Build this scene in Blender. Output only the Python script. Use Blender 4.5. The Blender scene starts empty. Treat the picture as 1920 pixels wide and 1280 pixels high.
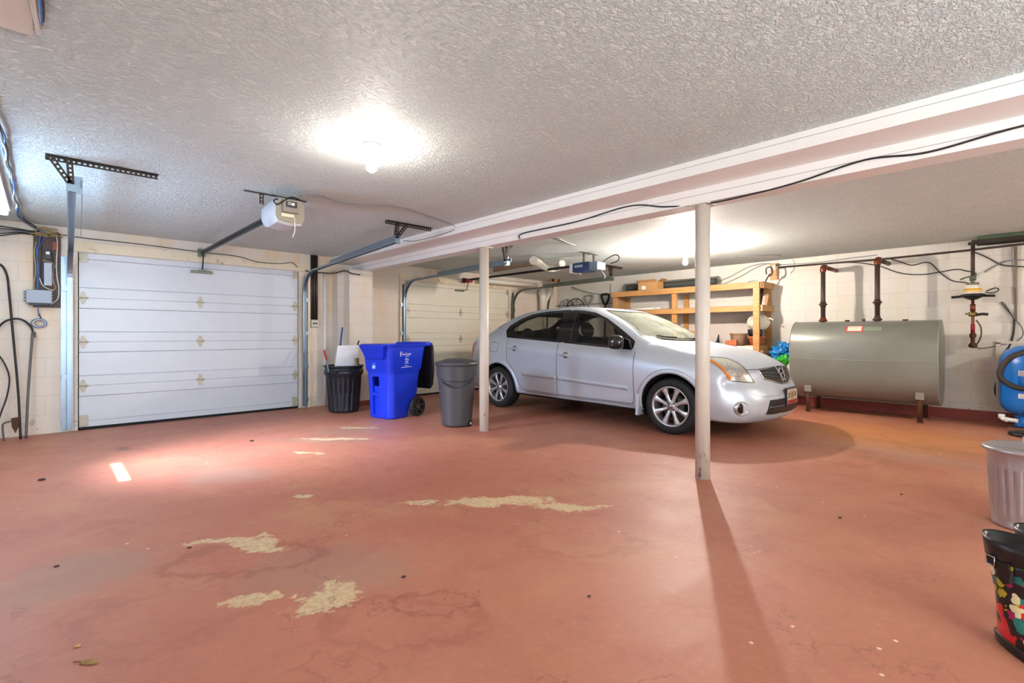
import bpy, bmesh, math, random
from mathutils import Vector, Matrix
from mathutils.bvhtree import BVHTree

random.seed(7)
PI = math.pi
SC = bpy.context.scene
COL = SC.collection
# ------------------------------------------------------------------ camera figures
CAM_F, CAM_H, HOR = 911.0, 1.10, 627.0
CAM_T = math.radians(43.85)
CS, CC = math.sin(CAM_T), math.cos(CAM_T)


def ray(u, v):
    a = (u - 960) / CAM_F
    return Vector((CS + CC * a, CC - CS * a, (HOR - v) / CAM_F))


CAMP = Vector((0, 0, CAM_H))


# ------------------------------------------------------------------ mesh builder
class MB:
    def __init__(self):
        self.bm = bmesh.new()
        self.mi = 0

    def _face(self, vs, smooth=False):
        try:
            f = self.bm.faces.new(vs)
        except ValueError:
            return None
        f.smooth = smooth
        f.material_index = self.mi
        return f

    def box(self, c, s, rz=0.0, rot=None, bev=0.0):
        """box by centre and full size"""
        c = Vector(c)
        M = rot if rot is not None else Matrix.Rotation(rz, 3, 'Z')
        hx, hy, hz = s[0] / 2, s[1] / 2, s[2] / 2
        tmp = bmesh.new()
        vs = [tmp.verts.new((x, y, z)) for x in (-hx, hx) for y in (-hy, hy) for z in (-hz, hz)]
        for q in ((0, 1, 3, 2), (4, 6, 7, 5), (0, 4, 5, 1), (2, 3, 7, 6), (0, 2, 6, 4), (1, 5, 7, 3)):
            tmp.faces.new([vs[i] for i in q])
        if bev > 0:
            bmesh.ops.bevel(tmp, geom=list(tmp.edges), offset=bev, segments=2, affect='EDGES', profile=0.6)
        mp = {}
        for v in tmp.verts:
            mp[v] = self.bm.verts.new(c + M @ v.co)
        for f in tmp.faces:
            self._face([mp[v] for v in f.verts])
        tmp.free()
        return self

    def bx(self, x0, x1, y0, y1, z0, z1, bev=0.0):
        return self.box(((x0 + x1) / 2, (y0 + y1) / 2, (z0 + z1) / 2), (abs(x1 - x0), abs(y1 - y0), abs(z1 - z0)), bev=bev)

    def cyl(self, p0, p1, r0, r1=None, seg=16, caps=True):
        r1 = r0 if r1 is None else r1
        p0, p1 = Vector(p0), Vector(p1)
        d = (p1 - p0).normalized()
        a = Vector((0, 0, 1)) if abs(d.z) < 0.9 else Vector((1, 0, 0))
        ux = d.cross(a).normalized()
        uy = d.cross(ux).normalized()
        ra, rb = [], []
        for i in range(seg):
            t = 2 * PI * i / seg
            o = ux * math.cos(t) + uy * math.sin(t)
            ra.append(self.bm.verts.new(p0 + o * r0))
            rb.append(self.bm.verts.new(p1 + o * r1))
        for i in range(seg):
            j = (i + 1) % seg
            self._face([ra[i], rb[i], rb[j], ra[j]], True)
        if caps:
            self._face(ra)
            self._face(rb[::-1])
        return self

    def tube(self, pts, r, seg=8, closed=False, caps=True):
        pts = [Vector(p) for p in pts]
        n = len(pts)
        rr = r if isinstance(r, (list, tuple)) else [r] * n
        rings = []
        prev = None
        for i, p in enumerate(pts):
            if closed:
                d = (pts[(i + 1) % n] - pts[i - 1])
            else:
                d = pts[min(i + 1, n - 1)] - pts[max(i - 1, 0)]
            if d.length < 1e-9:
                d = Vector((0, 0, 1))
            d.normalize()
            if prev is None:
                a = Vector((0, 0, 1)) if abs(d.z) < 0.9 else Vector((1, 0, 0))
                ux = d.cross(a).normalized()
            else:
                ux = prev - d * prev.dot(d)
                if ux.length < 1e-6:
                    a = Vector((0, 0, 1)) if abs(d.z) < 0.9 else Vector((1, 0, 0))
                    ux = d.cross(a)
                ux.normalize()
            prev = ux
            uy = d.cross(ux)
            rings.append([self.bm.verts.new(p + (ux * math.cos(2 * PI * k / seg) + uy * math.sin(2 * PI * k / seg)) * rr[i]) for k in range(seg)])
        m = n if closed else n - 1
        for i in range(m):
            A, B = rings[i], rings[(i + 1) % n]
            for k in range(seg):
                l = (k + 1) % seg
                self._face([A[k], A[l], B[l], B[k]], True)
        if caps and not closed:
            self._face(rings[0][::-1])
            self._face(rings[-1])
        return self

    def lathe(self, prof, c=(0, 0, 0), seg=32, M=None, closed=False, smooth=True, fn=None):
        """prof: list of (r, z) turned round the z axis; fn(r,z,angle)->r"""
        c = Vector(c)
        M = M or Matrix.Identity(3)
        rings = []
        for (r, z) in prof:
            if r < 1e-6:
                rings.append([self.bm.verts.new(c + M @ Vector((0, 0, z)))])
            else:
                ring = []
                for k in range(seg):
                    t = 2 * PI * k / seg
                    q = fn(r, z, t) if fn else r
                    ring.append(self.bm.verts.new(c + M @ Vector((q * math.cos(t), q * math.sin(t), z))))
                rings.append(ring)
        n = len(rings)
        for i in range(n if closed else n - 1):
            A, B = rings[i], rings[(i + 1) % n]
            for k in range(seg):
                l = (k + 1) % seg
                if len(A) == 1 and len(B) == 1:
                    continue
                if len(A) == 1:
                    self._face([A[0], B[l], B[k]][::-1], smooth)
                elif len(B) == 1:
                    self._face([A[k], A[l], B[0]], smooth)
                else:
                    self._face([A[k], A[l], B[l], B[k]], smooth)
        return self

    def prism(self, poly, f0, f1, smooth=False):
        """poly: list of 2-tuples; f0 and f1 map them to the two end faces"""
        a = [self.bm.verts.new(Vector(f0(*p))) for p in poly]
        b = [self.bm.verts.new(Vector(f1(*p))) for p in poly]
        n = len(poly)
        for i in range(n):
            j = (i + 1) % n
            self._face([a[i], a[j], b[j], b[i]], smooth)
        self._face(a[::-1])
        self._face(b)
        return self

    def loft(self, rings, smooth=True, closed=True, caps=True):
        R = [[self.bm.verts.new(Vector(p)) for p in r] for r in rings]
        n = len(R[0])
        for i in range(len(R) - 1):
            for k in range(n if closed else n - 1):
                l = (k + 1) % n
                self._face([R[i][k], R[i][l], R[i + 1][l], R[i + 1][k]], smooth)
        if caps and closed:
            self._face(R[0][::-1])
            self._face(R[-1])
        return self

    def ball(self, c, r, seg=16, rings=10, s=(1, 1, 1), M=None):
        c = Vector(c)
        M = M or Matrix.Identity(3)
        prof = []
        rows = []
        for i in range(rings + 1):
            t = PI * i / rings
            rows.append((math.sin(t) * r, -math.cos(t) * r))
        S = Matrix.Diagonal(Vector(s))
        return self.lathe(rows, c, seg, M @ S)

    def quad(self, a, b, c, d, smooth=False):
        return self._face([self.bm.verts.new(Vector(p)) for p in (a, b, c, d)], smooth)

    def build(self, name, mat=None, parent=None, mats=None, fix=True, angle=None):
        if fix:
            bmesh.ops.recalc_face_normals(self.bm, faces=list(self.bm.faces))
        me = bpy.data.meshes.new(name)
        self.bm.to_mesh(me)
        self.bm.free()
        for m in (mats or ([mat] if mat else [])):
            me.materials.append(m)
        if angle is not None:
            for p in me.polygons:
                p.use_smooth = True
            me.set_sharp_from_angle(angle=math.radians(angle))
        o = bpy.data.objects.new(name, me)
        COL.objects.link(o)
        if parent is not None:
            o.parent = parent
            o.matrix_parent_inverse = Matrix.Identity(4)
            # parts are authored in world space unless the parent sits at the origin
            o.location = -parent.location if parent.get('_w') else (0, 0, 0)
        return o


def tag(o, label=None, cat=None, group=None, kind=None):
    if label:
        o['label'] = label
    if cat:
        o['category'] = cat
    if group:
        o['group'] = group
    if kind:
        o['kind'] = kind
    return o


def thing(name, label, cat, loc=(0, 0, 0), rz=0.0, group=None, world=False):
    """an Empty at the thing's base. world=True: its parts are authored in world coordinates"""
    o = bpy.data.objects.new(name, None)
    o.empty_display_size = 0.1
    COL.objects.link(o)
    o.location = loc
    o.rotation_euler = (0, 0, rz)
    if world:
        o['_w'] = True
    return tag(o, label, cat, group)


def struct(o, label=None, cat=None):
    return tag(o, label, cat, None, 'structure')


def smooth_path(pts, n=8, closed=False):
    """Catmull-Rom through the points"""
    P = [Vector(p) for p in pts]
    out = []
    m = len(P)
    for i in range(m if closed else m - 1):
        if closed:
            p0, p1, p2, p3 = P[i - 1], P[i], P[(i + 1) % m], P[(i + 2) % m]
        else:
            p0, p1, p2, p3 = P[max(i - 1, 0)], P[i], P[i + 1], P[min(i + 2, m - 1)]
        for k in range(n):
            t = k / n
            out.append(0.5 * ((2 * p1) + (p2 - p0) * t + (2 * p0 - 5 * p1 + 4 * p2 - p3) * t * t + (3 * p1 - p0 - 3 * p2 + p3) * t ** 3))
    if not closed:
        out.append(P[-1])
    return out


def text_mesh(name, s, size, mat, parent, origin, xdir, ydir, align='CENTER', depth=0.0006):
    """lettering as mesh: origin and the directions of its x and y axes"""
    cu = bpy.data.curves.new(name, 'FONT')
    cu.body = s
    cu.size = size
    cu.align_x = align
    cu.align_y = 'CENTER'
    cu.extrude = depth
    ob = bpy.data.objects.new(name + '_tmp', cu)
    COL.objects.link(ob)
    dg = bpy.context.evaluated_depsgraph_get()
    me = bpy.data.meshes.new_from_object(ob.evaluated_get(dg))
    bpy.data.objects.remove(ob)
    bpy.data.curves.remove(cu)
    X = Vector(xdir).normalized()
    Y = Vector(ydir).normalized()
    Z = X.cross(Y)
    M = Matrix((X, Y, Z)).transposed().to_4x4()
    M.translation = Vector(origin)
    me.transform(M)
    me.materials.clear()
    me.materials.append(mat)
    me.name = name
    o = bpy.data.objects.new(name, me)
    COL.objects.link(o)
    if parent is not None:
        o.parent = parent
        if parent.get('_w'):
            o.location = -parent.location
    return o


# ------------------------------------------------------------------ materials
def srgb(r, g, b):
    f = lambda c: (c / 255 / 12.92) if c / 255 <= 0.04045 else ((c / 255 + 0.055) / 1.055) ** 2.4
    return (f(r), f(g), f(b), 1.0)


class NT:
    def __init__(self, name):
        self.m = bpy.data.materials.new(name)
        self.m.use_nodes = True
        self.t = self.m.node_tree
        self.b = self.t.nodes['Principled BSDF']

    def n(self, typ, **kw):
        x = self.t.nodes.new(typ)
        for k, v in kw.items():
            if k.startswith('i_'):
                x.inputs[k[2:].replace('_', ' ')].default_value = v
            else:
                setattr(x, k, v)
        return x

    def l(self, a, b):
        self.t.links.new(a, b)

    def setp(self, **kw):
        for k, v in kw.items():
            self.b.inputs[k.replace('_', ' ')].default_value = v

    def math(self, op, a, b=None, clamp=False):
        x = self.t.nodes.new('ShaderNodeMath')
        x.operation = op
        x.use_clamp = clamp
        for i, q in enumerate((a, b)):
            if q is None:
                continue
            if hasattr(q, 'links'):
                self.l(q, x.inputs[i])
            else:
                x.inputs[i].default_value = q
        return x.outputs[0]

    def mix(self, f, a, b):
        x = self.t.nodes.new('ShaderNodeMix')
        x.data_type = 'RGBA'
        for i, q in ((0, f), (6, a), (7, b)):
            if hasattr(q, 'links'):
                self.l(q, x.inputs[i])
            else:
                x.inputs[i].default_value = q
        return x.outputs[2]

    def noise(self, scale, detail=4, rough=0.55, vec=None, dist=0.0):
        x = self.n('ShaderNodeTexNoise')
        x.inputs['Scale'].default_value = scale
        x.inputs['Detail'].default_value = detail
        x.inputs['Roughness'].default_value = rough
        x.inputs['Distortion'].default_value = dist
        if vec is not None:
            self.l(vec, x.inputs['Vector'])
        return x.outputs['Fac']

    def ramp(self, f, lo, hi):
        """smooth step of f between lo and hi"""
        x = self.n('ShaderNodeMapRange', interpolation_type='SMOOTHSTEP')
        x.inputs['From Min'].default_value = lo
        x.inputs['From Max'].default_value = hi
        self.l(f, x.inputs['Value'])
        return x.outputs['Result']

    def pos(self):
        return self.n('ShaderNodeNewGeometry').outputs['Position']

    def objco(self):
        return self.n('ShaderNodeTexCoord').outputs['Object']

    def bump(self, h, strength=0.3, dist=0.01, prev=None):
        x = self.n('ShaderNodeBump')
        x.inputs['Strength'].default_value = strength
        x.inputs['Distance'].default_value = dist
        self.l(h, x.inputs['Height'])
        if prev is not None:
            self.l(prev, x.inputs['Normal'])
        return x.outputs['Normal']


def mat(name, rgb, rough=0.5, metal=0.0, vary=0.06, bump=0.0, bscale=60, coat=0.0, dirt=None, dscale=6, rvary=0.0):
    """a plain painted or moulded surface with a little procedural variation"""
    N = NT(name)
    c = srgb(*rgb)
    N.setp(Roughness=rough, Metallic=metal)
    if coat:
        N.b.inputs['Coat Weight'].default_value = coat
        N.b.inputs['Coat Roughness'].default_value = 0.06
    co = N.objco()
    f = N.noise(dscale, 4, 0.6, co)
    dk = tuple(x * (1 - vary * 2) for x in c[:3]) + (1,)
    lt = tuple(min(1, x * (1 + vary)) for x in c[:3]) + (1,)
    col = N.mix(f, dk, lt)
    if dirt:
        g = N.ramp(N.noise(dscale * 2.3, 6, 0.7, co), 0.56, 0.72)
        col = N.mix(g, col, srgb(*dirt))
    N.l(col, N.b.inputs['Base Color'])
    if rvary:
        N.l(N.math('ADD', N.math('MULTIPLY', f, rvary), rough - rvary / 2), N.b.inputs['Roughness'])
    if bump:
        N.l(N.bump(N.noise(bscale, 3, 0.6, co), bump, 0.004), N.b.inputs['Normal'])
    return N.m


def emis(name, rgb, strength):
    N = NT(name)
    N.setp(Roughness=0.3)
    N.b.inputs['Base Color'].default_value = (0.8, 0.8, 0.8, 1)
    N.b.inputs['Emission Color'].default_value = (*rgb, 1)
    N.b.inputs['Emission Strength'].default_value = strength
    return N.m


def glass(name, tint, alpha_like=0.8, rough=0.0):
    """thin pane: mostly see-through with a mirror gloss"""
    m = bpy.data.materials.new(name)
    m.use_nodes = True
    t = m.node_tree
    t.nodes.clear()
    out = t.nodes.new('ShaderNodeOutputMaterial')
    tr = t.nodes.new('ShaderNodeBsdfTransparent')
    tr.inputs['Color'].default_value = (*tint, 1)
    gl = t.nodes.new('ShaderNodeBsdfGlossy')
    gl.inputs['Roughness'].default_value = rough
    lw = t.nodes.new('ShaderNodeLayerWeight')
    lw.inputs['Blend'].default_value = 0.5
    pw = t.nodes.new('ShaderNodeMath')
    pw.operation = 'POWER'
    pw.inputs[1].default_value = 5.0
    t.links.new(lw.outputs['Facing'], pw.inputs[0])
    fr = t.nodes.new('ShaderNodeMath')
    fr.operation = 'MULTIPLY_ADD'
    fr.inputs[1].default_value = 0.9
    fr.inputs[2].default_value = 0.045
    t.links.new(pw.outputs[0], fr.inputs[0])
    mx = t.nodes.new('ShaderNodeMixShader')
    t.links.new(fr.outputs[0], mx.inputs[0])
    t.links.new(tr.outputs[0], mx.inputs[1])
    t.links.new(gl.outputs[0], mx.inputs[2])
    t.links.new(mx.outputs[0], out.inputs['Surface'])
    return m
# ------------------------------------------------------------------ the shell
XL, XR, YN, YF, ZC = -0.62, 8.63, -3.2, 7.47, 2.315   # left wall, right wall, near wall, door wall, ceiling


def wall_mat(name, axis, base, stain, stain_amt):
    """painted concrete block; axis 'x' or 'y' is the wall's run"""
    N = NT(name)
    p = N.pos()
    sp = N.n('ShaderNodeSeparateXYZ')
    N.l(p, sp.inputs[0])
    cb = N.n('ShaderNodeCombineXYZ')
    N.l(sp.outputs['X' if axis == 'x' else 'Y'], cb.inputs[0])
    N.l(sp.outputs['Z'], cb.inputs[1])
    br = N.n('ShaderNodeTexBrick')
    N.l(cb.outputs[0], br.inputs['Vector'])
    br.inputs['Scale'].default_value = 1.0
    br.inputs['Brick Width'].default_value = 0.42
    br.inputs['Row Height'].default_value = 0.21
    br.inputs['Mortar Size'].default_value = 0.006
    br.inputs['Mortar Smooth'].default_value = 0.4
    br.inputs['Color1'].default_value = (1, 1, 1, 1)
    br.inputs['Color2'].default_value = (1, 1, 1, 1)
    br.inputs['Mortar'].default_value = (0, 0, 0, 1)
    c = srgb(*base)
    col = N.mix(N.noise(2.0, 5, 0.6, p), tuple(x * 0.86 for x in c[:3]) + (1,), c)
    # yellowed paint in upright runs
    mp = N.n('ShaderNodeMapping')
    mp.inputs['Scale'].default_value = (2.4, 2.4, 0.45)
    N.l(p, mp.inputs['Vector'])
    st = N.ramp(N.noise(1.3, 5, 0.6, mp.outputs[0]), 0.45, 0.75)
    col = N.mix(N.math('MULTIPLY', st, stain_amt), col, srgb(*stain))
    # scuffs near the floor
    lowf = N.math('SUBTRACT', 1.0, N.ramp(sp.outputs['Z'], 0.0, 0.45))
    sc = N.math('MULTIPLY', N.ramp(N.noise(14, 6, 0.7, p), 0.55, 0.68), lowf)
    col = N.mix(N.math('MULTIPLY', sc, 0.6), col, srgb(110, 95, 75))
    mort = N.math('MULTIPLY', N.math('SUBTRACT', 1.0, br.outputs['Color']), 0.16)
    col = N.mix(mort, col, srgb(150, 138, 120))
    N.l(col, N.b.inputs['Base Color'])
    N.setp(Roughness=0.55)
    b1 = N.bump(br.outputs['Color'], 0.32, 0.005)
    N.l(N.bump(N.noise(55, 4, 0.6, p), 0.25, 0.006, b1), N.b.inputs['Normal'])
    return N.m


M_wall_far = wall_mat('painted_block_door_wall', 'x', (222, 212, 198), (214, 180, 128), 0.65)
M_wall_right = wall_mat('painted_block_right_wall', 'y', (216, 212, 202), (210, 192, 150), 0.35)
M_wall_left = wall_mat('painted_block_left_wall', 'y', (226, 222, 214), (210, 190, 150), 0.3)
M_wall_near = wall_mat('painted_block_near_wall', 'x', (226, 222, 214), (210, 190, 150), 0.3)


def ceiling_mat():
    N = NT('stippled_ceiling_paint')
    p = N.pos()
    c = srgb(230, 239, 234)
    N.l(N.mix(N.noise(3, 4, 0.5, p), tuple(x * 0.9 for x in c[:3]) + (1,), c), N.b.inputs['Base Color'])
    N.setp(Roughness=0.6)
    # swirled knock-down strokes: stretched noise whose direction wanders
    mp = N.n('ShaderNodeMapping')
    mp.inputs['Scale'].default_value = (1, 1.7, 1)
    mp.inputs['Rotation'].default_value = (0, 0, 0.7)
    N.l(p, mp.inputs['Vector'])
    a = N.noise(24, 5, 0.62, mp.outputs[0], 1.6)
    a = N.ramp(a, 0.38, 0.66)
    b = N.noise(70, 3, 0.6, p, 0.6)
    h = N.math('ADD', a, N.math('MULTIPLY', b, 0.45))
    N.l(N.bump(h, 0.85, 0.013), N.b.inputs['Normal'])
    return N.m


M_ceil = ceiling_mat()
M_beam = mat('beam_white_paint', (234, 231, 226), 0.45, vary=0.03, bump=0.15, bscale=30)


def floor_mat():
    N = NT('worn_red_floor_paint')
    p = N.pos()
    big = N.noise(0.55, 4, 0.55, p)
    mid = N.noise(3.2, 6, 0.62, p, 0.8)
    fine = N.noise(26, 6, 0.7, p)
    col = N.mix(N.ramp(big, 0.3, 0.7), srgb(164, 100, 78), srgb(178, 115, 91))
    col = N.mix(N.math('MULTIPLY', N.ramp(mid, 0.45, 0.75), 0.55), col, srgb(160, 92, 78))
    col = N.mix(N.math('MULTIPLY', N.ramp(fine, 0.45, 0.8), 0.35), col, srgb(196, 134, 112))

    ochre = N.ramp(N.noise(1.1, 7, 0.68, p, 0.5), 0.5, 0.68)
    col = N.mix(N.math('MULTIPLY', ochre, 0.55), col, srgb(180, 132, 96))
    scuff = N.math('MULTIPLY', N.ramp(N.noise(9, 8, 0.75, p, 0.4), 0.52, 0.66), N.ramp(N.noise(0.8, 3, 0.5, p), 0.42, 0.6))
    col = N.mix(N.math('MULTIPLY', scuff, 0.4), col, srgb(140, 92, 76))
    warp = N.n('ShaderNodeTexNoise')
    warp.inputs['Scale'].default_value = 5.5
    warp.inputs['Detail'].default_value = 7
    warp.inputs['Roughness'].default_value = 0.66
    N.l(p, warp.inputs['Vector'])
    ws = N.n('ShaderNodeVectorMath', operation='SUBTRACT')
    N.l(warp.outputs['Color'], ws.inputs[0])
    ws.inputs[1].default_value = (0.5, 0.5, 0.5)

    def ell(cx, cy, rx, ry, rot, amt=0.3):
        """distance field of a ragged ellipse (1 on its rim)"""
        w = N.n('ShaderNodeVectorMath', operation='SCALE')
        N.l(ws.outputs[0], w.inputs[0])
        w.inputs['Scale'].default_value = amt
        ad = N.n('ShaderNodeVectorMath', operation='ADD')
        N.l(p, ad.inputs[0])
        N.l(w.outputs[0], ad.inputs[1])
        mp = N.n('ShaderNodeMapping', vector_type='TEXTURE')
        mp.inputs['Location'].default_value = (cx, cy, 0)
        mp.inputs['Rotation'].default_value = (0, 0, rot)
        mp.inputs['Scale'].default_value = (rx, ry, 1000)
        N.l(ad.outputs[0], mp.inputs['Vector'])
        ln = N.n('ShaderNodeVectorMath', operation='LENGTH')
        N.l(mp.outputs[0], ln.inputs[0])
        return ln.outputs['Value']

    def blob(f, soft=0.12):
        return N.math('SUBTRACT', 1.0, N.ramp(f, 1 - soft, 1 + soft))

    def rim(f, w=0.12):
        return N.math('SUBTRACT', 1.0, N.ramp(N.math('ABSOLUTE', N.math('SUBTRACT', f, 1.0)), 0.0, w))

    R45 = math.radians(-45)
    flake = N.ramp(N.noise(34, 6, 0.75, p), 0.40, 0.60)
    # grey rubbed areas
    for (cx, cy, rx, ry, ro, k) in ((1.04, 4.28, .34, .22, R45, .5), (0.12, 3.0, .26, .26, 0, .45), (2.55, 5.2, .5, .25, R45, .35),
                                    (0.95, 2.25, .35, .25, R45, .4), (5.75, 0.75, .7, .3, 1.2, .4), (2.1, 5.0, .6, .12, R45, .4), (4.6, 3.4, 1.0, 0.6, 0, .2)):
        col = N.mix(N.math('MULTIPLY', blob(ell(cx, cy, rx, ry, ro, .35), .5), k), col, srgb(146, 124, 108))
    # oil under the car and the damp patch before the tank
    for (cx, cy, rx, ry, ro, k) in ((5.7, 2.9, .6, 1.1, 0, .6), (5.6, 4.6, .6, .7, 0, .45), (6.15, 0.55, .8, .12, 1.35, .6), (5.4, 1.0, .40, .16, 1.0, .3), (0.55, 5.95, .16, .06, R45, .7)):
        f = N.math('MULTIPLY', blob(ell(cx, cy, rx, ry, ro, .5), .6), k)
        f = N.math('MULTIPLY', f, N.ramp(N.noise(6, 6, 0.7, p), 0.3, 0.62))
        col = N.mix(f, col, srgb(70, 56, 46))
    # ochre stain in front of the tank
    col = N.mix(N.math('MULTIPLY', blob(ell(6.6, 0.9, .7, .9, 0, .5), .6), .55), col, srgb(190, 128, 62))
    # stain rims
    for (cx, cy, rx, ry, ro, k) in ((0.72, 2.62, .36, .17, R45 + .25, .6), (1.15, 1.66, .14, .1, R45, .7), (1.0, 1.62, .30, .16, R45, .4), (2.05, 1.6, .32, .14, R45, .3), (0.35, 2.3, .3, .22, R45, .25), (0.7, 1.55, .12, .06, R45, .5)):
        col = N.mix(N.math('MULTIPLY', rim(ell(cx, cy, rx, ry, ro, .42), .20), k * .6), col, srgb(120, 52, 42))
    # paint worn through to bare concrete
    bare = None
    for (cx, cy, rx, ry, ro) in ((2.17, 2.36, .34, .085, R45 + .12), (2.42, 1.98, .22, .05, R45), (1.78, 2.72, .12, .035, R45),
                                 (0.80, 2.78, .075, .15, .5), (0.70, 2.95, .20, .035, R45 + .45), (0.86, 2.0, .13, .10, 0), (0.62, 2.2, .10, .05, R45),
                                 (1.25, 3.35, .05, .03, 0), (2.2, 5.0, .35, .05, R45), (1.75, 4.6, .18, .03, R45 - .3), (2.65, 5.4, .2, .05, R45)):
        f = blob(ell(cx, cy, rx * 1.1, ry * 1.25, ro, .3), .75)
        bare = f if bare is None else N.math('MAXIMUM', bare, f)
    rag = N.math('SUBTRACT', N.noise(13, 9, 0.78, p, 0.3), 0.5)
    bare = N.ramp(N.math('ADD', bare, N.math('MULTIPLY', rag, 2.4)), .52, .62)
    bare = N.math('MULTIPLY', bare, N.math('ADD', N.math('MULTIPLY', flake, .45), .5))
    # the broad rubbed band from the doors towards the camera
    col = N.mix(N.math('MULTIPLY', bare, 1.0, True), col, srgb(200, 182, 142))
    # small paint chips and splashes
    vo = N.n('ShaderNodeTexVoronoi')
    vo.inputs['Scale'].default_value = 8.0
    vo.inputs['Randomness'].default_value = 1.0
    N.l(p, vo.inputs['Vector'])
    near = N.math('MULTIPLY', N.math('LESS_THAN', vo.outputs['Distance'], 0.065), N.math('MAXIMUM', N.ramp(N.noise(0.9, 3, 0.5, p), 0.52, 0.62), blob(ell(1.75, .35, 1.0, .75, 0, .3), .5)))
    col = N.mix(N.math('MULTIPLY', near, .85), col, srgb(222, 202, 180))
    # hairline cracks
    wv = N.n('ShaderNodeTexVoronoi', feature='DISTANCE_TO_EDGE')
    wv.inputs['Scale'].default_value = 0.9
    ad = N.n('ShaderNodeVectorMath', operation='ADD')
    w2 = N.n('ShaderNodeVectorMath', operation='SCALE')
    N.l(ws.outputs[0], w2.inputs[0])
    w2.inputs['Scale'].default_value = 0.5
    N.l(p, ad.inputs[0])
    N.l(w2.outputs[0], ad.inputs[1])
    N.l(ad.outputs[0], wv.inputs['Vector'])
    ck = N.math('MULTIPLY', N.math('LESS_THAN', wv.outputs['Distance'], 0.004), N.ramp(N.noise(1.7, 2, 0.5, p), 0.48, 0.6))
    col = N.mix(N.math('MULTIPLY', ck, .5), col, srgb(105, 56, 46))
    N.l(col, N.b.inputs['Base Color'])
    r = N.math('ADD', N.math('MULTIPLY', mid, 0.24), 0.39)
    r = N.math('ADD', r, N.math('MULTIPLY', bare, 0.3))
    N.l(r, N.b.inputs['Roughness'])
    N.l(N.bump(N.math('ADD', fine, N.math('MULTIPLY', mid, 1.5)), 0.12, 0.006), N.b.inputs['Normal'])
    return N.m


M_floor = floor_mat()
M_base = mat('red_curb_paint', (140, 56, 48), 0.5, vary=0.12, dirt=(86, 52, 42), bump=0.2)
M_dark = mat('dark_gap_rubber', (18, 18, 20), 0.8)
M_doorwhite = mat('garage_door_white', (200, 205, 211), 0.32, vary=0.03)
M_doorcream = mat('garage_door_cream', (220, 215, 196), 0.4, vary=0.03)
M_trim = mat('yellowed_trim_paint', (222, 208, 180), 0.5, vary=0.08, dirt=(176, 136, 90), dscale=3)
M_galv = mat('galvanized_steel', (146, 164, 180), 0.34, 0.85, vary=0.1, rvary=0.2)
M_galvd = mat('weathered_galvanized_steel', (120, 124, 112), 0.42, 0.8, vary=0.15, rvary=0.2)
M_angle = mat('dull_perforated_steel', (62, 54, 48), 0.5, 0.6, vary=0.2)
M_black = mat('black_iron', (22, 22, 24), 0.5, 0.2)
M_blackp = mat('black_plastic', (26, 27, 30), 0.45, bump=0.1)
M_whitep = mat('white_plastic', (226, 226, 222), 0.4)
M_whitepaint = mat('white_post_paint', (228, 221, 210), 0.42, vary=0.05, dirt=(184, 168, 146), dscale=9)
M_rust = mat('rusty_iron', (92, 58, 40), 0.7, 0.4, vary=0.3, bump=0.3)
M_brownpipe = mat('brown_iron_pipe', (74, 58, 50), 0.5, 0.4, vary=0.2, bump=0.15)
M_copper = mat('copper_brown', (120, 64, 44), 0.4, 0.7, vary=0.15)
M_wood = None


def wood_mat(name, c1, c2, scale=1.0):
    N = NT(name)
    co = N.objco()
    mp = N.n('ShaderNodeMapping')
    mp.inputs['Scale'].default_value = (14 * scale, 1.2 * scale, 14 * scale)
    N.l(co, mp.inputs['Vector'])
    f = N.noise(2.2, 6, 0.6, mp.outputs[0], 1.0)
    N.l(N.mix(N.ramp(f, 0.3, 0.72), srgb(*c1), srgb(*c2)), N.b.inputs['Base Color'])
    N.setp(Roughness=0.55)
    N.l(N.bump(f, 0.15, 0.003), N.b.inputs['Normal'])
    return N.m


M_wood = wood_mat('yellow_pine', (172, 122, 68), (200, 150, 92))
M_darkwood = wood_mat('dark_plywood', (58, 36, 30), (84, 54, 44))
M_ply = wood_mat('grey_plywood', (150, 118, 82), (178, 142, 100))

# floor: one slab
b = MB()
b.bx(XL - .2, XR + .2, YN - .2, YF + .6, -0.1, 0.0)
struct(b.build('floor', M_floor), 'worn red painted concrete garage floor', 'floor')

b = MB()
b.bx(XL - .2, XR + .2, YN - .2, YF + .2, ZC, ZC + 0.12)
struct(b.build('ceiling', M_ceil), 'white stippled plaster garage ceiling', 'ceiling')

# door wall with two openings
D1 = (0.27, 2.74)
D2 = (4.575, 7.09)
DZ = 2.045
b = MB()
WT = 0.2
for (x0, x1) in ((XL - .2, D1[0]), (D1[1], D2[0]), (D2[1], XR + .2)):
    b.bx(x0, x1, YF, YF + WT, 0, ZC)
for (x0, x1) in (D1, D2):
    b.bx(x0, x1, YF, YF + WT, DZ, ZC)
struct(b.build('wall_far', M_wall_far), 'cream block wall around the two garage doors', 'wall')

# the wall behind the oil tank
b = MB()
b.bx(XR, XR + .2, YN - .2, YF + .2, 0, ZC)
struct(b.build('wall_right', M_wall_right), 'cream painted block wall behind the oil tank and shelves', 'wall')

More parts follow.
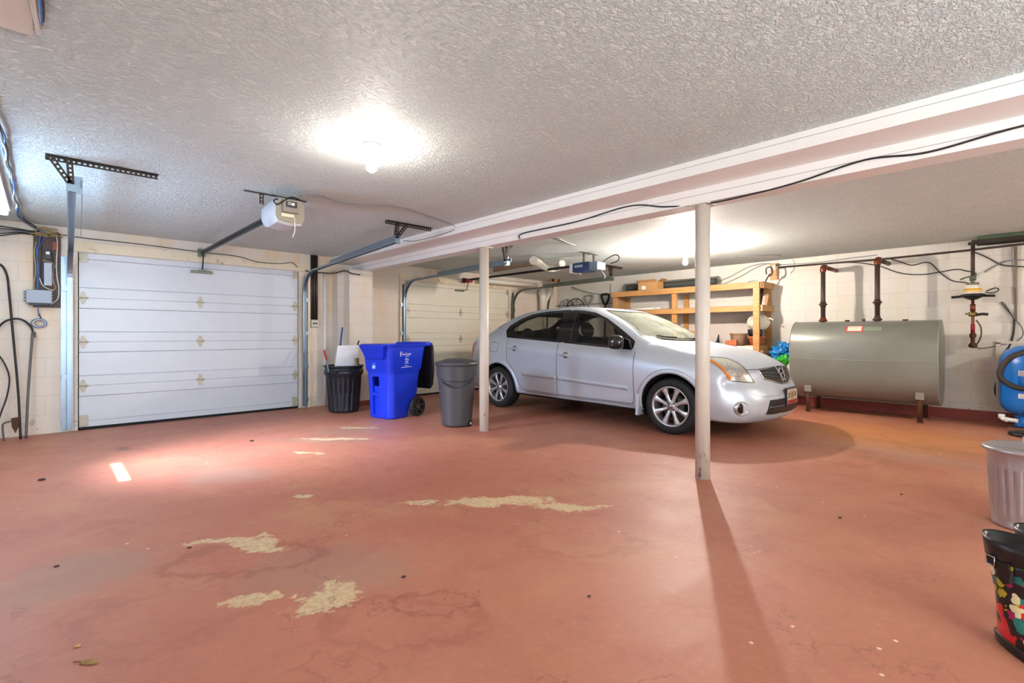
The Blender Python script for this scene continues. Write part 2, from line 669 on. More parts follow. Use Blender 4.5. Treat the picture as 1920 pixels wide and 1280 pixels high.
# left wall, out of frame, with a daylight window and the gap of a side door
WY0, WY1, WZ0, WZ1 = 4.62, 5.38, 1.25, 1.94
b = MB()
b.bx(XL - .04, XL, YN - .2, WY0, 0, ZC)
b.bx(XL - .04, XL, WY1, YF + .2, 0, ZC)
b.bx(XL - .04, XL, WY0, WY1, 0, WZ0)
b.bx(XL - .04, XL, WY0, WY1, WZ1, ZC)
struct(b.build('wall_left', M_wall_left), 'white painted block wall with the daylight window', 'wall')
wn = thing('window_1', 'white framed window with a shade drawn below a bright slit, in the left wall', 'window', (XL, 5.0, WZ0), world=True)
wn['kind'] = 'structure'
b = MB()
for (y0, y1, z0, z1) in ((WY0, WY1, WZ0, WZ0 + .04), (WY0, WY0 + .03, WZ0, WZ1), (WY1 - .03, WY1, WZ0, WZ1)):
    b.bx(XL - .035, XL - .005, y0, y1, z0, z1)
b.bx(XL - .035, XL - .02, 5.17, 5.185, WZ1 - .16, WZ1)
b.build('frame', M_whitep, wn)
b = MB()
b.bx(XL - .025, XL - .02, WY0 + .005, WY1 - .005, WZ0 + .01, 1.785)
b.build('shade', M_whitep, wn)  # added panel, leaves a slit that shapes the sun patch

NX0, NX1, NZ0, NZ1 = -.5, 2.5, .30, 2.15
b = MB()
b.bx(XL - .2, NX0, YN - .2, YN, 0, ZC)
b.bx(NX1, XR + .2, YN - .2, YN, 0, ZC)
b.bx(NX0, NX1, YN - .2, YN, 0, NZ0)
b.bx(NX0, NX1, YN - .2, YN, NZ1, ZC)
struct(b.build('wall_near', M_wall_near), 'white painted block wall behind the camera', 'wall')

wn2 = thing('window_2', 'long white framed window in the wall behind the camera', 'window', ((NX0 + NX1) / 2, YN, NZ0), world=True)
wn2['kind'] = 'structure'  # unseen window added to fill the room with light from behind
b = MB()
for k in range(6):
    x = NX0 + (NX1 - NX0 - .05) * k / 5
    b.bx(x, x + .05, YN - .14, YN - .08, NZ0, NZ1)
b.bx(NX0 + .05, NX1, YN - .14, YN - .08, NZ0, NZ0 + .05)
b.bx(NX0 + .05, NX1, YN - .14, YN - .08, NZ1 - .05, NZ1)
b.build('frame', M_whitep, wn2)

# boxed ceiling beam, two steps
BX0, BX1, BX2 = 3.267, 3.58, 3.757
b = MB()
b.bx(BX0, BX2, YN, YF, 2.212, ZC)
struct(b.build('trim_1', M_beam), 'wide upper step of the white boxed ceiling beam', 'beam')
b = MB()
b.bx(BX1, BX2, YN, YF, 2.096, 2.212)
struct(b.build('trim_2', M_beam), 'narrow lower step of the white boxed ceiling beam', 'beam')
# seams on the beam faces
b = MB()
b.bx(BX0 - .0015, BX0 + .001, YN, YF, 2.276, 2.2785)
b.bx(BX1 - .0015, BX1 + .001, YN, YF, 2.158, 2.161)
sm = b.build('trim_3', mat('seam_shadow_grey', (150, 146, 140), 0.7))  # grey joint line laid on the beam faces
struct(sm, 'thin seam line along the white ceiling beam', 'seam')

# header boards over the doors and the stub pier between them
b = MB()
b.bx(D1[0] - .05, D1[1] + .12, YF - .03, YF, DZ + .005, 2.165)
struct(b.build('trim_4', M_trim), 'yellowed header board above the white garage door', 'trim')
b = MB()
b.bx(D2[0] - .1, D2[1] + .1, YF - .03, YF, DZ + .005, 2.165)
struct(b.build('trim_5', M_trim), 'yellowed header board above the cream garage door', 'trim')
b = MB()
b.bx(D1[1] + .12, D1[1] + .16, YF - .04, YF, 0, 2.165)
struct(b.build('trim_6', M_trim), 'cream jamb board right of the white garage door', 'trim')
b = MB()
b.bx(D2[0] - .13, D2[0] - .09, YF - .04, YF, 0, 2.165)
struct(b.build('trim_7', M_trim), 'cream jamb board left of the cream garage door', 'trim')
b = MB()
b.bx(3.34, 3.72, 7.05, YF, 0, 2.096)
b.bx(3.25, 3.34, 7.26, YF, 0, 2.096)
struct(b.build('wall_pier', M_wall_far), 'cream block pier carrying the end of the ceiling beam', 'pier')
b = MB()
b.bx(3.33, 3.725, 7.035, 7.05, 0, 0.075)
b.bx(3.72, D2[0] - .13, YF - .015, YF, 0, 0.075)
struct(b.build('baseboard_far', M_base), 'dark red painted curb at the foot of the pier', 'baseboard')
b = MB()
b.bx(XR - .03, XR, YN, YF, 0, 0.13)
struct(b.build('baseboard_right', M_base), 'dark red painted curb at the foot of the tank wall', 'baseboard')


# ------------------------------------------------------------------ support columns
def column(x, y, label):
    t = thing('support_column', label, 'column', (x, y, 0))
    b = MB()
    b.cyl((0, 0, 0.0), (0, 0, 2.092), 0.054, seg=32)
    N = NT('column_paint')
    p = N.pos()
    sp = N.n('ShaderNodeSeparateXYZ')
    N.l(p, sp.inputs[0])
    base = N.mix(N.noise(7, 4, 0.6, p), srgb(198, 188, 174), srgb(216, 208, 196))
    specks = N.ramp(N.noise(38, 4, 0.6, p), 0.66, 0.74)
    base = N.mix(N.math('MULTIPLY', specks, .5), base, srgb(160, 138, 112))
    low = N.math('SUBTRACT', 1.0, N.ramp(sp.outputs['Z'], 0.05, 0.42))
    mp = N.n('ShaderNodeMapping')
    mp.inputs['Scale'].default_value = (1, 1, 0.35)
    N.l(p, mp.inputs['Vector'])
    sc = N.math('MULTIPLY', N.ramp(N.noise(22, 6, 0.75, mp.outputs[0]), 0.53, 0.64), low)
    base = N.mix(N.math('MULTIPLY', sc, .85), base, srgb(62, 50, 44))
    N.l(base, N.b.inputs['Base Color'])
    N.setp(Roughness=0.4)
    b.build('post', N.m, t)
    b = MB()
    b.bx(-.075, .075, -.075, .075, 2.088, 2.096)
    b.build('cap_plate', M_whitepaint, t)
    return t


column(3.637, 1.675, 'white painted steel post nearest the camera, in front of the car')
column(3.625, 4.235, 'white painted steel post beside the grey lidded bin and the rear wheel')


# ------------------------------------------------------------------ garage doors
M_hinge = mat('painted_hinge', (186, 180, 160), 0.5, 0.3, vary=0.15, dirt=(110, 84, 40), dscale=40)


def hinge(mb, x, z, y):
    w, h = .034, .075
    for s in (1, -1):
        poly = [(-w, 0.0), (w, 0.0), (w, .012), (.010, h), (-.010, h), (-w, .012)]
        mb.prism(poly, lambda a, c: (x + a, y, z + s * c), lambda a, c: (x + a, y - .006, z + s * c))
    mb.cyl((x - .046, y - .010, z), (x + .046, y - .010, z), .009, seg=10)


def garage_door(n, D, mt, cream, label, ext):
    x0, x1 = D
    xm = (x0 + x1) / 2
    yb = YF + .055
    yf = YF + .005      # front of the flat bands
    yr = yf + .012      # recessed field
    d = thing('door_%d' % n, label, 'garage door', (xm, YF + .03, 0), world=True)
    d['kind'] = 'structure'
    zs = [0.03, 0.508, 1.016, 1.524, DZ]
    for k in range(4):
        z0, z1 = zs[k] + .0015, zs[k + 1] - .0015
        band = 0.118
        lo = z0 + (0.075 if k == 0 else band)
        hi = z1 - (0.07 if k == 3 else band)
        prof = [(yb, z0), (yf, z0), (yf, lo - .010), (yf - .004, lo - .002), (yr, lo + .006), (yr, hi - .006), (yf - .004, hi + .002), (yf, hi + .010), (yf, z1), (yb, z1)]
        b = MB()
        b.prism(prof, lambda y, z: (x0 + .01, y, z), lambda y, z: (x1 - .01, y, z))
        b.build('door_section', mt, d)
    b = MB()
    b.bx(x0 + .015, x1 - .015, yf + .01, yb - .01, 0.0, .03)
    b.build('bottom_seal', M_dark, d)
    for z in zs[1:4]:
        for x in (x0 + .045, xm - .03, x1 - .05):
            b = MB()
            hinge(b, x, z, yf)
            b.build('hinge', M_hinge, d)
    for x in (x0 + .05, x1 - .05):
        b = MB()
        b.bx(x - .04, x + .04, yf - .004, yf, .04, .17)
        b.bx(x - .035, x + .035, yf - .03, yf, .045, .055)
        b.build('bottom_bracket', M_hinge, d)
        b = MB()
        b.bx(x - .035, x + .035, yf - .025, yf, DZ - .02, DZ - .012)
        b.bx(x - .03, x + .035, yf - .008, yf, DZ - .11, DZ - .015)
        b.build('top_bracket', M_hinge, d)
    return d


garage_door(1, D1, M_doorwhite, False, 'white sectional garage door between the left wall and the black ribbed can', 1)
garage_door(2, D2, M_doorcream, True, 'cream sectional garage door behind the car', 2)
# daylight showing through the white door's dark sill gap is not modelled: a threshold strip closes it
b = MB()
b.bx(D1[0], D1[1], YF - .01, YF + .06, 0, .003)
struct(b.build('trim_8', M_dark), 'dark threshold strip under the white garage door', 'threshold')


def door_backing():
    b = MB()
    for (x0, x1) in (D1, D2):
        b.bx(x0 - .02, x1 + .02, YF + .1, YF + .14, 0, DZ + .03)
    o = b.build('trim_9', M_dark)
    struct(o, 'dark outer stop behind the garage door panels', 'trim')


door_backing()
# ------------------------------------------------------------------ the parked car
CARP = Vector((5.88, 1.72, 0.0))       # ground point under the middle of the nose; the car points to -y


def car_paint():
    N = NT('silver_car_paint')
    co = N.objco()
    c = srgb(203, 211, 222)
    f = N.noise(900, 2, 0.5, co)
    N.l(N.mix(f, tuple(x * .9 for x in c[:3]) + (1,), c), N.b.inputs['Base Color'])
    N.setp(Roughness=0.37, Metallic=0.34)
    N.b.inputs['Coat Weight'].default_value = 0.22
    N.b.inputs['Coat Roughness'].default_value = 0.12
    return N.m


M_paint = car_paint()
M_chrome = mat('chrome', (214, 214, 216), 0.12, 1.0, vary=0.02)
M_alloy = mat('alloy_rim', (206, 206, 208), 0.28, 0.85, vary=0.03)
M_tyre = mat('tyre_rubber', (24, 24, 26), 0.7, bump=0.1, bscale=150)
M_gloss = mat('gloss_black_trim', (10, 10, 12), 0.12, coat=0.5)
M_inter = mat('charcoal_cabin_trim', (44, 43, 42), 0.8)
M_seat = mat('dark_seat_cloth', (40, 39, 40), 0.85, bump=0.15, bscale=200)
M_gap = mat('panel_gap_shadow', (28, 28, 32), 0.8)  # dark colour for panel joints, lamp seals and lug nuts
M_wglass = glass('tinted_side_glass', (0.60, 0.64, 0.61))
M_sglass = glass('windshield_glass', (0.74, 0.80, 0.74))
def dusty(m, amt, rgb):
    t = m.node_tree
    out = next(n for n in t.nodes if n.type == 'OUTPUT_MATERIAL')
    src = out.inputs[0].links[0].from_socket
    df = t.nodes.new('ShaderNodeBsdfDiffuse')
    df.inputs['Color'].default_value = srgb(*rgb)
    nz = t.nodes.new('ShaderNodeTexNoise')
    nz.inputs['Scale'].default_value = 7
    nz.inputs['Detail'].default_value = 6
    mr = t.nodes.new('ShaderNodeMapRange')
    mr.inputs['From Min'].default_value = .3
    mr.inputs['From Max'].default_value = .7
    mr.inputs['To Min'].default_value = amt * .5
    mr.inputs['To Max'].default_value = amt * 1.4
    t.links.new(nz.outputs['Fac'], mr.inputs['Value'])
    mx = t.nodes.new('ShaderNodeMixShader')
    t.links.new(mr.outputs[0], mx.inputs[0])
    t.links.new(src, mx.inputs[1])
    t.links.new(df.outputs[0], mx.inputs[2])
    t.links.new(mx.outputs[0], out.inputs[0])


dusty(M_sglass, .22, (206, 214, 196))
M_amber = mat('amber_lens', (226, 128, 36), 0.15, coat=0.8)
M_red = mat('red_lens', (178, 20, 24), 0.15, coat=0.8)
M_grbar = mat('grille_slat_grey', (120, 118, 116), .3, .7)
M_lamp = mat('headlamp_reflector', (214, 212, 204), 0.16, 0.75, vary=0.2, dscale=16, coat=1.0)


def crm(pts, n):
    """centripetal Catmull-Rom through pts, n steps per span; pts carry ghost ends"""
    out = []
    m = len(pts)
    for i in range(1, m - 2):
        p0, p1, p2, p3 = pts[i - 1], pts[i], pts[i + 1], pts[i + 2]
        t0 = 0.0
        t1 = t0 + max((p1 - p0).length ** 0.5, 1e-4)
        t2 = t1 + max((p2 - p1).length ** 0.5, 1e-4)
        t3 = t2 + max((p3 - p2).length ** 0.5, 1e-4)
        for k in range(n):
            t = t1 + (t2 - t1) * k / n
            a1 = p0 * ((t1 - t) / (t1 - t0)) + p1 * ((t - t0) / (t1 - t0))
            a2 = p1 * ((t2 - t) / (t2 - t1)) + p2 * ((t - t1) / (t2 - t1))
            a3 = p2 * ((t3 - t) / (t3 - t2)) + p3 * ((t - t2) / (t3 - t2))
            b1 = a1 * ((t2 - t) / (t2 - t0)) + a2 * ((t - t0) / (t2 - t0))
            b2 = a2 * ((t3 - t) / (t3 - t1)) + a3 * ((t - t1) / (t3 - t1))
            out.append(b1 * ((t2 - t) / (t2 - t1)) + b2 * ((t - t1) / (t2 - t1)))
    out.append(pts[m - 2].copy())
    return out


def lin(x, xs, ys):
    if x <= xs[0]:
        return ys[0]
    for i in range(len(xs) - 1):
        if x <= xs[i + 1]:
            t = (x - xs[i]) / (xs[i + 1] - xs[i])
            t = t * t * (3 - 2 * t) * 0.35 + t * 0.65
            return ys[i] + (ys[i + 1] - ys[i]) * t
    return ys[-1]


def car_hull():
    rows = []
    # --- the nose face: rings growing from a slit
    fz = ([.17, .20, .25, .30, .42, .50, .56, .62, .68, .74, .79], [.12, .07, .025, .0, .0, .02, .055, .085, .11, .135, .17])
    px_ = ([0, .28, .47, .6, .72, .80, .86, .93], [0, .015, .06, .115, .20, .30, .42, .60])
    out = [(0, .185), (.40, .187), (.68, .195), (.765, .235), (.80, .36), (.80, .50), (.79, .60), (.735, .67), (.62, .70), (.42, .725), (.22, .735), (0, .74)]
    sx = [0, .30, .46, .52, .55, .56, .56, .53, .47, .32, .17, 0]
    for f in (0.0, 0.35, 0.7, 1.0):
        r = []
        for j, (x, z) in enumerate(out):
            X = sx[j] + (x - sx[j]) * f
            Z = .46 + (z - .46) * f
            r.append(Vector((-X, lin(Z, *fz) + lin(X, *px_), Z)))
        rows.append(r)

    def st(yc, ys, zb, wr, wl, wm, ws, *top):
        """one cross-section; top: belt, three upper points and the centre height"""
        (wb, zbelt), a, b_, c_, zt = top
        P = [(0, zb), (.55 * wr, zb), (wr - .05, zb + .005), (wr, zb + .07), wl, wm, ws, (wb, zbelt), a, b_, c_, (0, zt)]
        mx = max(p[0] for p in P)
        return [Vector((-x, yc + (ys - yc) * (x / mx) ** 2, z)) for x, z in P]
    rows.append(st(.24, .42, .185, .82, (.865, .36), (.872, .50), (.862, .62), (.80, .725), (.67, .765), (.45, .795), (.25, .812), .818))
    rows.append(st(.48, .62, .19, .86, (.902, .38), (.912, .54), (.895, .70), (.805, .855), (.67, .875), (.45, .893), (.25, .902), .905))
    rows.append(st(.80, .935, .195, .875, (.918, .40), (.93, .58), (.91, .78), (.80, .922), (.67, .945), (.45, .958), (.25, .963), .965))
    rows.append(st(1.06, 1.22, .20, .88, (.912, .40), (.93, .60), (.915, .80), (.815, .975), (.71, .995), (.5, 1.005), (.25, 1.012), 1.014))
    rows.append(st(1.19, 1.43, .20, .882, (.908, .42), (.93, .62), (.918, .82), (.865, .925), (.785, 1.035), (.70, 1.062), (.40, 1.052), 1.045))
    rows.append(st(1.50, 1.76, .205, .882, (.908, .42), (.93, .64), (.92, .84), (.87, .945), (.79, 1.13), (.69, 1.222), (.42, 1.208), 1.19))
    rows.append(st(1.80, 2.04, .21, .882, (.908, .42), (.93, .66), (.922, .86), (.875, .965), (.79, 1.20), (.67, 1.345), (.42, 1.345), 1.328))
    rows.append(st(2.06, 2.28, .21, .882, (.908, .43), (.93, .67), (.924, .875), (.877, .98), (.795, 1.22), (.66, 1.418), (.42, 1.433), 1.428))
    rows.append(st(2.50, 2.60, .213, .882, (.908, .43), (.93, .69), (.925, .89), (.878, 1.0), (.80, 1.235), (.65, 1.455), (.4, 1.487), 1.493))
    rows.append(st(3.00, 3.05, .216, .882, (.908, .44), (.93, .71), (.925, .92), (.877, 1.035), (.80, 1.245), (.645, 1.447), (.4, 1.487), 1.497))
    rows.append(st(3.42, 3.42, .22, .88, (.908, .45), (.93, .72), (.922, .94), (.872, 1.06), (.79, 1.235), (.635, 1.408), (.4, 1.455), 1.467))
    rows.append(st(3.76, 3.74, .225, .878, (.91, .46), (.93, .72), (.915, .95), (.862, 1.082), (.775, 1.215), (.62, 1.34), (.4, 1.385), 1.398))
    rows.append(st(4.06, 4.02, .235, .875, (.905, .47), (.92, .72), (.90, .95), (.85, 1.075), (.75, 1.16), (.60, 1.225), (.4, 1.247), 1.255))
    rows.append(st(4.28, 4.20, .245, .865, (.895, .47), (.905, .72), (.885, .94), (.825, 1.05), (.72, 1.095), (.58, 1.125), (.35, 1.135), 1.138))
    rows.append(st(4.55, 4.40, .26, .84, (.865, .47), (.87, .70), (.85, .90), (.79, 1.02), (.68, 1.06), (.5, 1.082), (.3, 1.09), 1.093))
    last = rows[-1]
    cz = .66
    for f, dy in ((.93, .06), (.6, .10), (.0, .10)):
        r = []
        for j, p in enumerate(last):
            X = sx[j] + (-p.x - sx[j]) * f
            Z = cz + (p.z - cz) * f
            yb = 4.55 + dy - .15 * (X / .86) ** 2
            r.append(Vector((-X, yb, Z)))
        rows.append(r)
    # --- dense interpolation, across then along
    NJ, NI = 7, 7
    dense = []
    for r in rows:
        g0 = Vector((-r[1].x, r[1].y, r[1].z))
        g1 = Vector((-r[-2].x, r[-2].y, r[-2].z))
        dense.append(crm([g0] + r + [g1], NJ))
    cols = []
    for j in range(len(dense[0])):
        c = [d[j] for d in dense]
        ext = [c[0] + (c[0] - c[1]) * .5] + c + [c[-1] + (c[-1] - c[-2]) * .5]
        cols.append(crm(ext, NI))
    nI, nJ = len(cols[0]), len(cols)
    bm = bmesh.new()
    V = {}
    for i in range(nI):
        for j in range(nJ):
            p = cols[j][i]
            edge = j in (0, nJ - 1)
            V[(i, j, 0)] = bm.verts.new((0.0 if edge else min(p.x, 0), p.y, p.z))
            V[(i, j, 1)] = V[(i, j, 0)] if edge else bm.verts.new((-min(p.x, 0), p.y, p.z))
    for s in (0, 1):
        for i in range(nI - 1):
            for j in range(nJ - 1):
                q = [V[(i, j, s)], V[(i + 1, j, s)], V[(i + 1, j + 1, s)], V[(i, j + 1, s)]]
                if s:
                    q.reverse()
                try:
                    bm.faces.new(q)
                except ValueError:
                    pass
    bmesh.ops.remove_doubles(bm, verts=list(bm.verts), dist=0.0004)
    bmesh.ops.holes_fill(bm, edges=[e for e in bm.edges if e.is_boundary], sides=0)
    bmesh.ops.recalc_face_normals(bm, faces=list(bm.faces))
    for f in bm.faces:
        f.smooth = True
    return bm


HULL = car_hull()
HULL_BVH = BVHTree.FromBMesh(HULL)
HULL.normal_update()
HULL.faces.ensure_lookup_table()


def hull_normal(p):
    loc, n, idx, d = HULL_BVH.find_nearest(p)
    f = HULL.faces[idx]
    # smooth normal from the face corners
    acc = Vector()
    for v in f.verts:
        w = 1.0 / max((v.co - loc).length, 1e-4)
        acc += v.normal * w
    return loc, acc.normalized(), n, d


CAML = CAMP - CARP


def hit_px(u, v):
    """where the sight line of an outline point meets the car's skin (car coordinates)"""
    h = HULL_BVH.ray_cast(CAML, ray(u, v).normalized())
    return h[0]


def hit_side(y, z, s=-1):
    h = HULL_BVH.ray_cast(Vector((s * 3, y, z)), Vector((-s, 0, 0)))
    return h[0]


def hit_front(x, z):
    return HULL_BVH.ray_cast(Vector((x, -2, z)), Vector((0, 1, 0)))[0]


def on_skin(p, off):
    loc, n, fn, d = hull_normal(p)
    return loc + n * off


def skin_patch(poly3, off, cuts=5):
    """a patch lying on the skin inside a closed outline of skin points"""
    bm = bmesh.new()
    vs = [bm.verts.new(p) for p in poly3]
    f = bm.faces.new(vs)
    bmesh.ops.triangulate(bm, faces=[f], ngon_method='BEAUTY')
    for _ in range(cuts):
        es = [e for e in bm.edges if e.calc_length() > 0.035]
        if not es:
            break
        bmesh.ops.subdivide_edges(bm, edges=es, cuts=1, use_grid_fill=False)
        bmesh.ops.triangulate(bm, faces=list(bm.faces))
    m = MB()
    m.bm.free()
    m.bm = bm
    for v in bm.verts:
        v.co = on_skin(v.co, off)
    for f in bm.faces:
        f.smooth = True
    # face outwards
    bm.normal_update()
    for f in bm.faces:
        if f.normal.dot(hull_normal(f.calc_center_median())[1]) < 0:
            f.normal_flip()
    return m


def resample(pts, step=0.02, closed=False):
    P = list(pts)
    if closed:
        P.append(P[0])
    out = [P[0].copy()]
    for a, b in zip(P, P[1:]):
        L = (b - a).length
        k = max(1, int(L / step))
        for i in range(1, k + 1):
            out.append(a + (b - a) * (i / k))
    if closed:
        out.pop()
    return out


def skin_ribbon(pts, w, off, closed=False, thick=0.0, mb=None, step=0.02):
    """a strip of width w following skin points; thick>0 gives it a raised box section"""
    P = resample(pts, step, closed)
    n = len(P)
    m = mb or MB()
    rings = []
    for i, p in enumerate(P):
        d = (P[(i + 1) % n] - P[i - 1]) if closed else (P[min(i + 1, n - 1)] - P[max(i - 1, 0)])
        loc, nn, fn, dist = hull_normal(p)
        side = d.cross(nn)
        if side.length < 1e-8:
            continue
        side.normalize()
        a, b = loc + side * w / 2, loc - side * w / 2
        na, nb = hull_normal(a), hull_normal(b)
        if thick > 0:
            rings.append([na[0] - nn * .004, na[0] + nn * thick * .7, loc + nn * thick, nb[0] + nn * thick * .7, nb[0] - nn * .004])
        else:
            rings.append([na[0] + na[1] * off, loc + nn * off, nb[0] + nb[1] * off])
    if closed:
        rings.append(rings[0])
    R = [[m.bm.verts.new(q) for q in r] for r in rings]
    for i in range(len(R) - 1):
        for k in range(len(R[0]) - 1):
            m._face([R[i][k], R[i + 1][k], R[i + 1][k + 1], R[i][k + 1]], True)
    if thick > 0 and not closed:
        m._face(R[0])
        m._face(R[-1][::-1])
    return m


def mesh_obj(bm, name='tmp'):
    me = bpy.data.meshes.new(name)
    bm.to_mesh(me)
    o = bpy.data.objects.new(name, me)
    COL.objects.link(o)
    return o


def mb_prism(poly, f0, f1):
    m = MB()
    m.prism(poly, f0, f1)
    bmesh.ops.recalc_face_normals(m.bm, faces=list(m.bm.faces))
    return m.bm


def cut(target, cutters):
    """boolean-subtract closed cutters from a mesh object and return the result as a new mesh"""
    tmp = []
    for bm in cutters:
        c = mesh_obj(bm, 'cutter')
        bm.free()
        md = target.modifiers.new('cut', 'BOOLEAN')
        md.operation = 'DIFFERENCE'
        md.solver = 'EXACT'
        md.object = c
        tmp.append(c)
    dg = bpy.context.evaluated_depsgraph_get()
    me = bpy.data.meshes.new_from_object(target.evaluated_get(dg))
    for c in tmp:
        d = c.data
        bpy.data.objects.remove(c)
        bpy.data.meshes.remove(d)
    target.modifiers.clear()
    return me


# window outlines in side view (car y, z)
F_WIN = [(1.60, .962), (1.545, 1.0), (1.60, 1.075), (1.80, 1.215), (2.0, 1.315), (2.20, 1.372), (2.385, 1.398), (2.385, .995), (2.0, .968)]
R_WIN = [(2.62, 1.015), (2.62, 1.405), (2.9, 1.398), (3.18, 1.372), (3.40, 1.305), (3.58, 1.205), (3.60, 1.16), (3.55, 1.085), (3.2, 1.058)]
DLO = [(1.435, .918), (1.43, 1.02), (1.53, 1.085), (1.70, 1.19), (1.90, 1.305), (2.10, 1.385), (2.30, 1.42), (2.60, 1.438), (2.95, 1.428), (3.24, 1.398), (3.46, 1.33), (3.63, 1.235), (3.665, 1.16), (3.60, 1.055), (3.2, 1.032), (2.5, .985), (1.9, .945)]
WSH = [(0, 1.13), (.35, 1.155), (.58, 1.235), (.715, 1.40), (.60, 1.70), (.545, 1.96), (.50, 2.065), (.25, 2.02), (0, 2.01)]
RWN = [(0, 3.62), (.30, 3.62), (.52, 3.66), (.60, 3.95), (.60, 4.10), (.3, 4.22), (0, 4.24)]


def mirror_poly(h):
    return [(x, y) for x, y in h] + [(-x, y) for x, y in reversed(h) if x > 0]


def cabin_bm():
    """the hollow of the cabin"""
    prof = [(1.36, .40), (1.36, .93), (1.62, 1.12), (1.84, 1.27), (2.08, 1.385), (2.5, 1.45), (3.0, 1.455), (3.42, 1.425), (3.76, 1.355), (4.0, 1.23), (4.12, 1.02), (3.95, .40)]
    m = MB()
    rings = []
    for s in (-1, 1):
        pass
    # stack of horizontal-ish rings: the section narrows towards the roof
    def half(z):
        return lin(z, [.40, .62, .95, 1.05, 1.22, 1.36, 1.46], [.80, .85, .84, .815, .735, .63, .50])
    n = len(prof)
    cx = []
    for x in (-1, -.93, -.6, 0, .6, .93, 1):
        k = 1 if abs(x) < .9 else (.985 if abs(x) < .95 else .95)
        ring = []
        for (y, z) in prof:
            zz = z if z < .5 or abs(x) < .7 else z - .012 * abs(x)
            ring.append((x * half(zz), 2.6 + (y - 2.6) * (k if z > .95 else 1), zz))
        cx.append(ring)
    m.loft(cx, smooth=False)
    bmesh.ops.recalc_face_normals(m.bm, faces=list(m.bm.faces))
    return m.bm


AX = (.935, 3.76)
AZ = .306
body_tmp = mesh_obj(HULL, 'hull_tmp')
cutters = [cabin_bm()]
for w in (F_WIN, R_WIN):
    cutters.append(mb_prism(w, lambda y, z: (-1.3, y, z), lambda y, z: (1.3, y, z)))
cutters.append(mb_prism(mirror_poly(WSH), lambda x, y: (x, y, .985), lambda x, y: (x, y, 1.7)))
cutters.append(mb_prism(mirror_poly(RWN), lambda x, y: (x, y, 1.05), lambda x, y: (x, y, 1.7)))
for y in AX:
    for s in (-1, 1):
        m = MB()
        m.cyl((s * .62, y, AZ), (s * 1.2, y, AZ), .365, .372, seg=64)
        bmesh.ops.recalc_face_normals(m.bm, faces=list(m.bm.faces))
        cutters.append(m.bm)
BODY_ME = cut(body_tmp, cutters)
_d = body_tmp.data
bpy.data.objects.remove(body_tmp)

car = thing('car', 'silver four-door sedan parked behind the two white posts', 'car', CARP)


def car_part_of(c, n, inside):
    x, y, z = abs(c.x), c.y, c.z
    if inside:
        if z < .8 and (abs(y - AX[0]) < .40 or abs(y - AX[1]) < .40):
            return 'wheel_well'
        return 'cabin'
    if y < .60 and z < .622 and n.y < .5:
        return 'front_bumper'
    if y > 4.30 and z < .66:
        return 'rear_bumper'
    if y < 1.16 and x < .735 and n.z > .45 and z > .72:
        return 'hood'
    if x > .55 and z > .285:
        if 1.392 < y < 2.575 and z < lin(y, [1.43, 2.6], [.94, 1.0]) and (y > 1.41 or z > .3):
            return 'front_door'
        if 2.575 < y < 3.55 and z < lin(y, [2.6, 3.6], [1.01, 1.06]) and ((y - AX[1]) ** 2 + (z - AZ) ** 2) ** .5 > .455:
            return 'rear_door'
    if n.z < -.6 and z < .3:
        return 'underbody'
    return 'body'


def split_body():
    src = bmesh.new()
    src.from_mesh(BODY_ME)
    src.normal_update()
    groups = {}
    for f in src.faces:
        c = f.calc_center_median()
        loc, sn, fn, d = hull_normal(c)
        inside = d > .006 or f.normal.dot(sn) < .35
        p = car_part_of(c, f.normal, inside)
        side = ''
        if p in ('front_door', 'rear_door'):
            side = 'n' if c.x < 0 else 'f'
        if p == 'wheel_well':
            side = ('n' if c.x < 0 else 'f') + ('1' if c.y < 2.3 else '2')
        groups.setdefault((p, side), []).append((f, inside))
    for (p, side), fl in groups.items():
        me = bpy.data.meshes.new(p)
        vs, fs, idx, nrm = [], [], {}, []
        for f, inside in fl:
            q = []
            for v in f.verts:
                if v.index not in idx:
                    idx[v.index] = len(vs)
                    vs.append(v.co.copy())
                q.append(idx[v.index])
            fs.append(q)
            for v in f.verts:
                if inside:
                    nrm.append(f.normal.copy())
                else:
                    nn = hull_normal(v.co)[1]
                    nrm.append(nn if nn.dot(f.normal) > .5 else f.normal.copy())
        me.from_pydata(vs, [], fs)
        for q in me.polygons:
            q.use_smooth = True
        me.normals_split_custom_set([tuple(x) for x in nrm])
        me.materials.append({'cabin': M_inter, 'wheel_well': M_dark, 'underbody': M_dark}.get(p, M_paint))
        name = {'front_door': 'door', 'rear_door': 'door'}.get(p, p)
        me.name = name
        o = bpy.data.objects.new(name, me)
        COL.objects.link(o)
        o.parent = car
    src.free()


BODYBM_src = None
HULL.verts.ensure_lookup_table()
_b = bmesh.new()
split_body()
_b.free()

# ---- glass panes and black window surrounds
for s in (-1, 1):
    for w in (F_WIN, R_WIN):
        g = [hit_side(y, z, s) for y, z in w]
        pts = resample(g, .05, True)
        # close the outline a little under the frame
        cen = sum(pts, Vector()) / len(pts)
        pts = [p + (p - cen).normalized() * .006 for p in pts]
        skin_patch(pts, -.004).build('side_window', M_wglass, car, fix=False)

for nm, P, zz in (('windshield', WSH, 1.7), ('rear_window', RWN, 1.7)):
    pts = []
    for x, y in mirror_poly(P):
        h = HULL_BVH.ray_cast(Vector((x * 1.01, y, 2.2)), Vector((0, 0, -1)))[0]
        pts.append(h)
    skin_patch(resample(pts, .06, True), -.003).build(nm, M_sglass if nm == 'windshield' else M_wglass, car, fix=False)
    rb = skin_ribbon(resample(pts, .04, True), .026, .002, True)
    rb.build('glass_seal', M_gloss, car, fix=False)


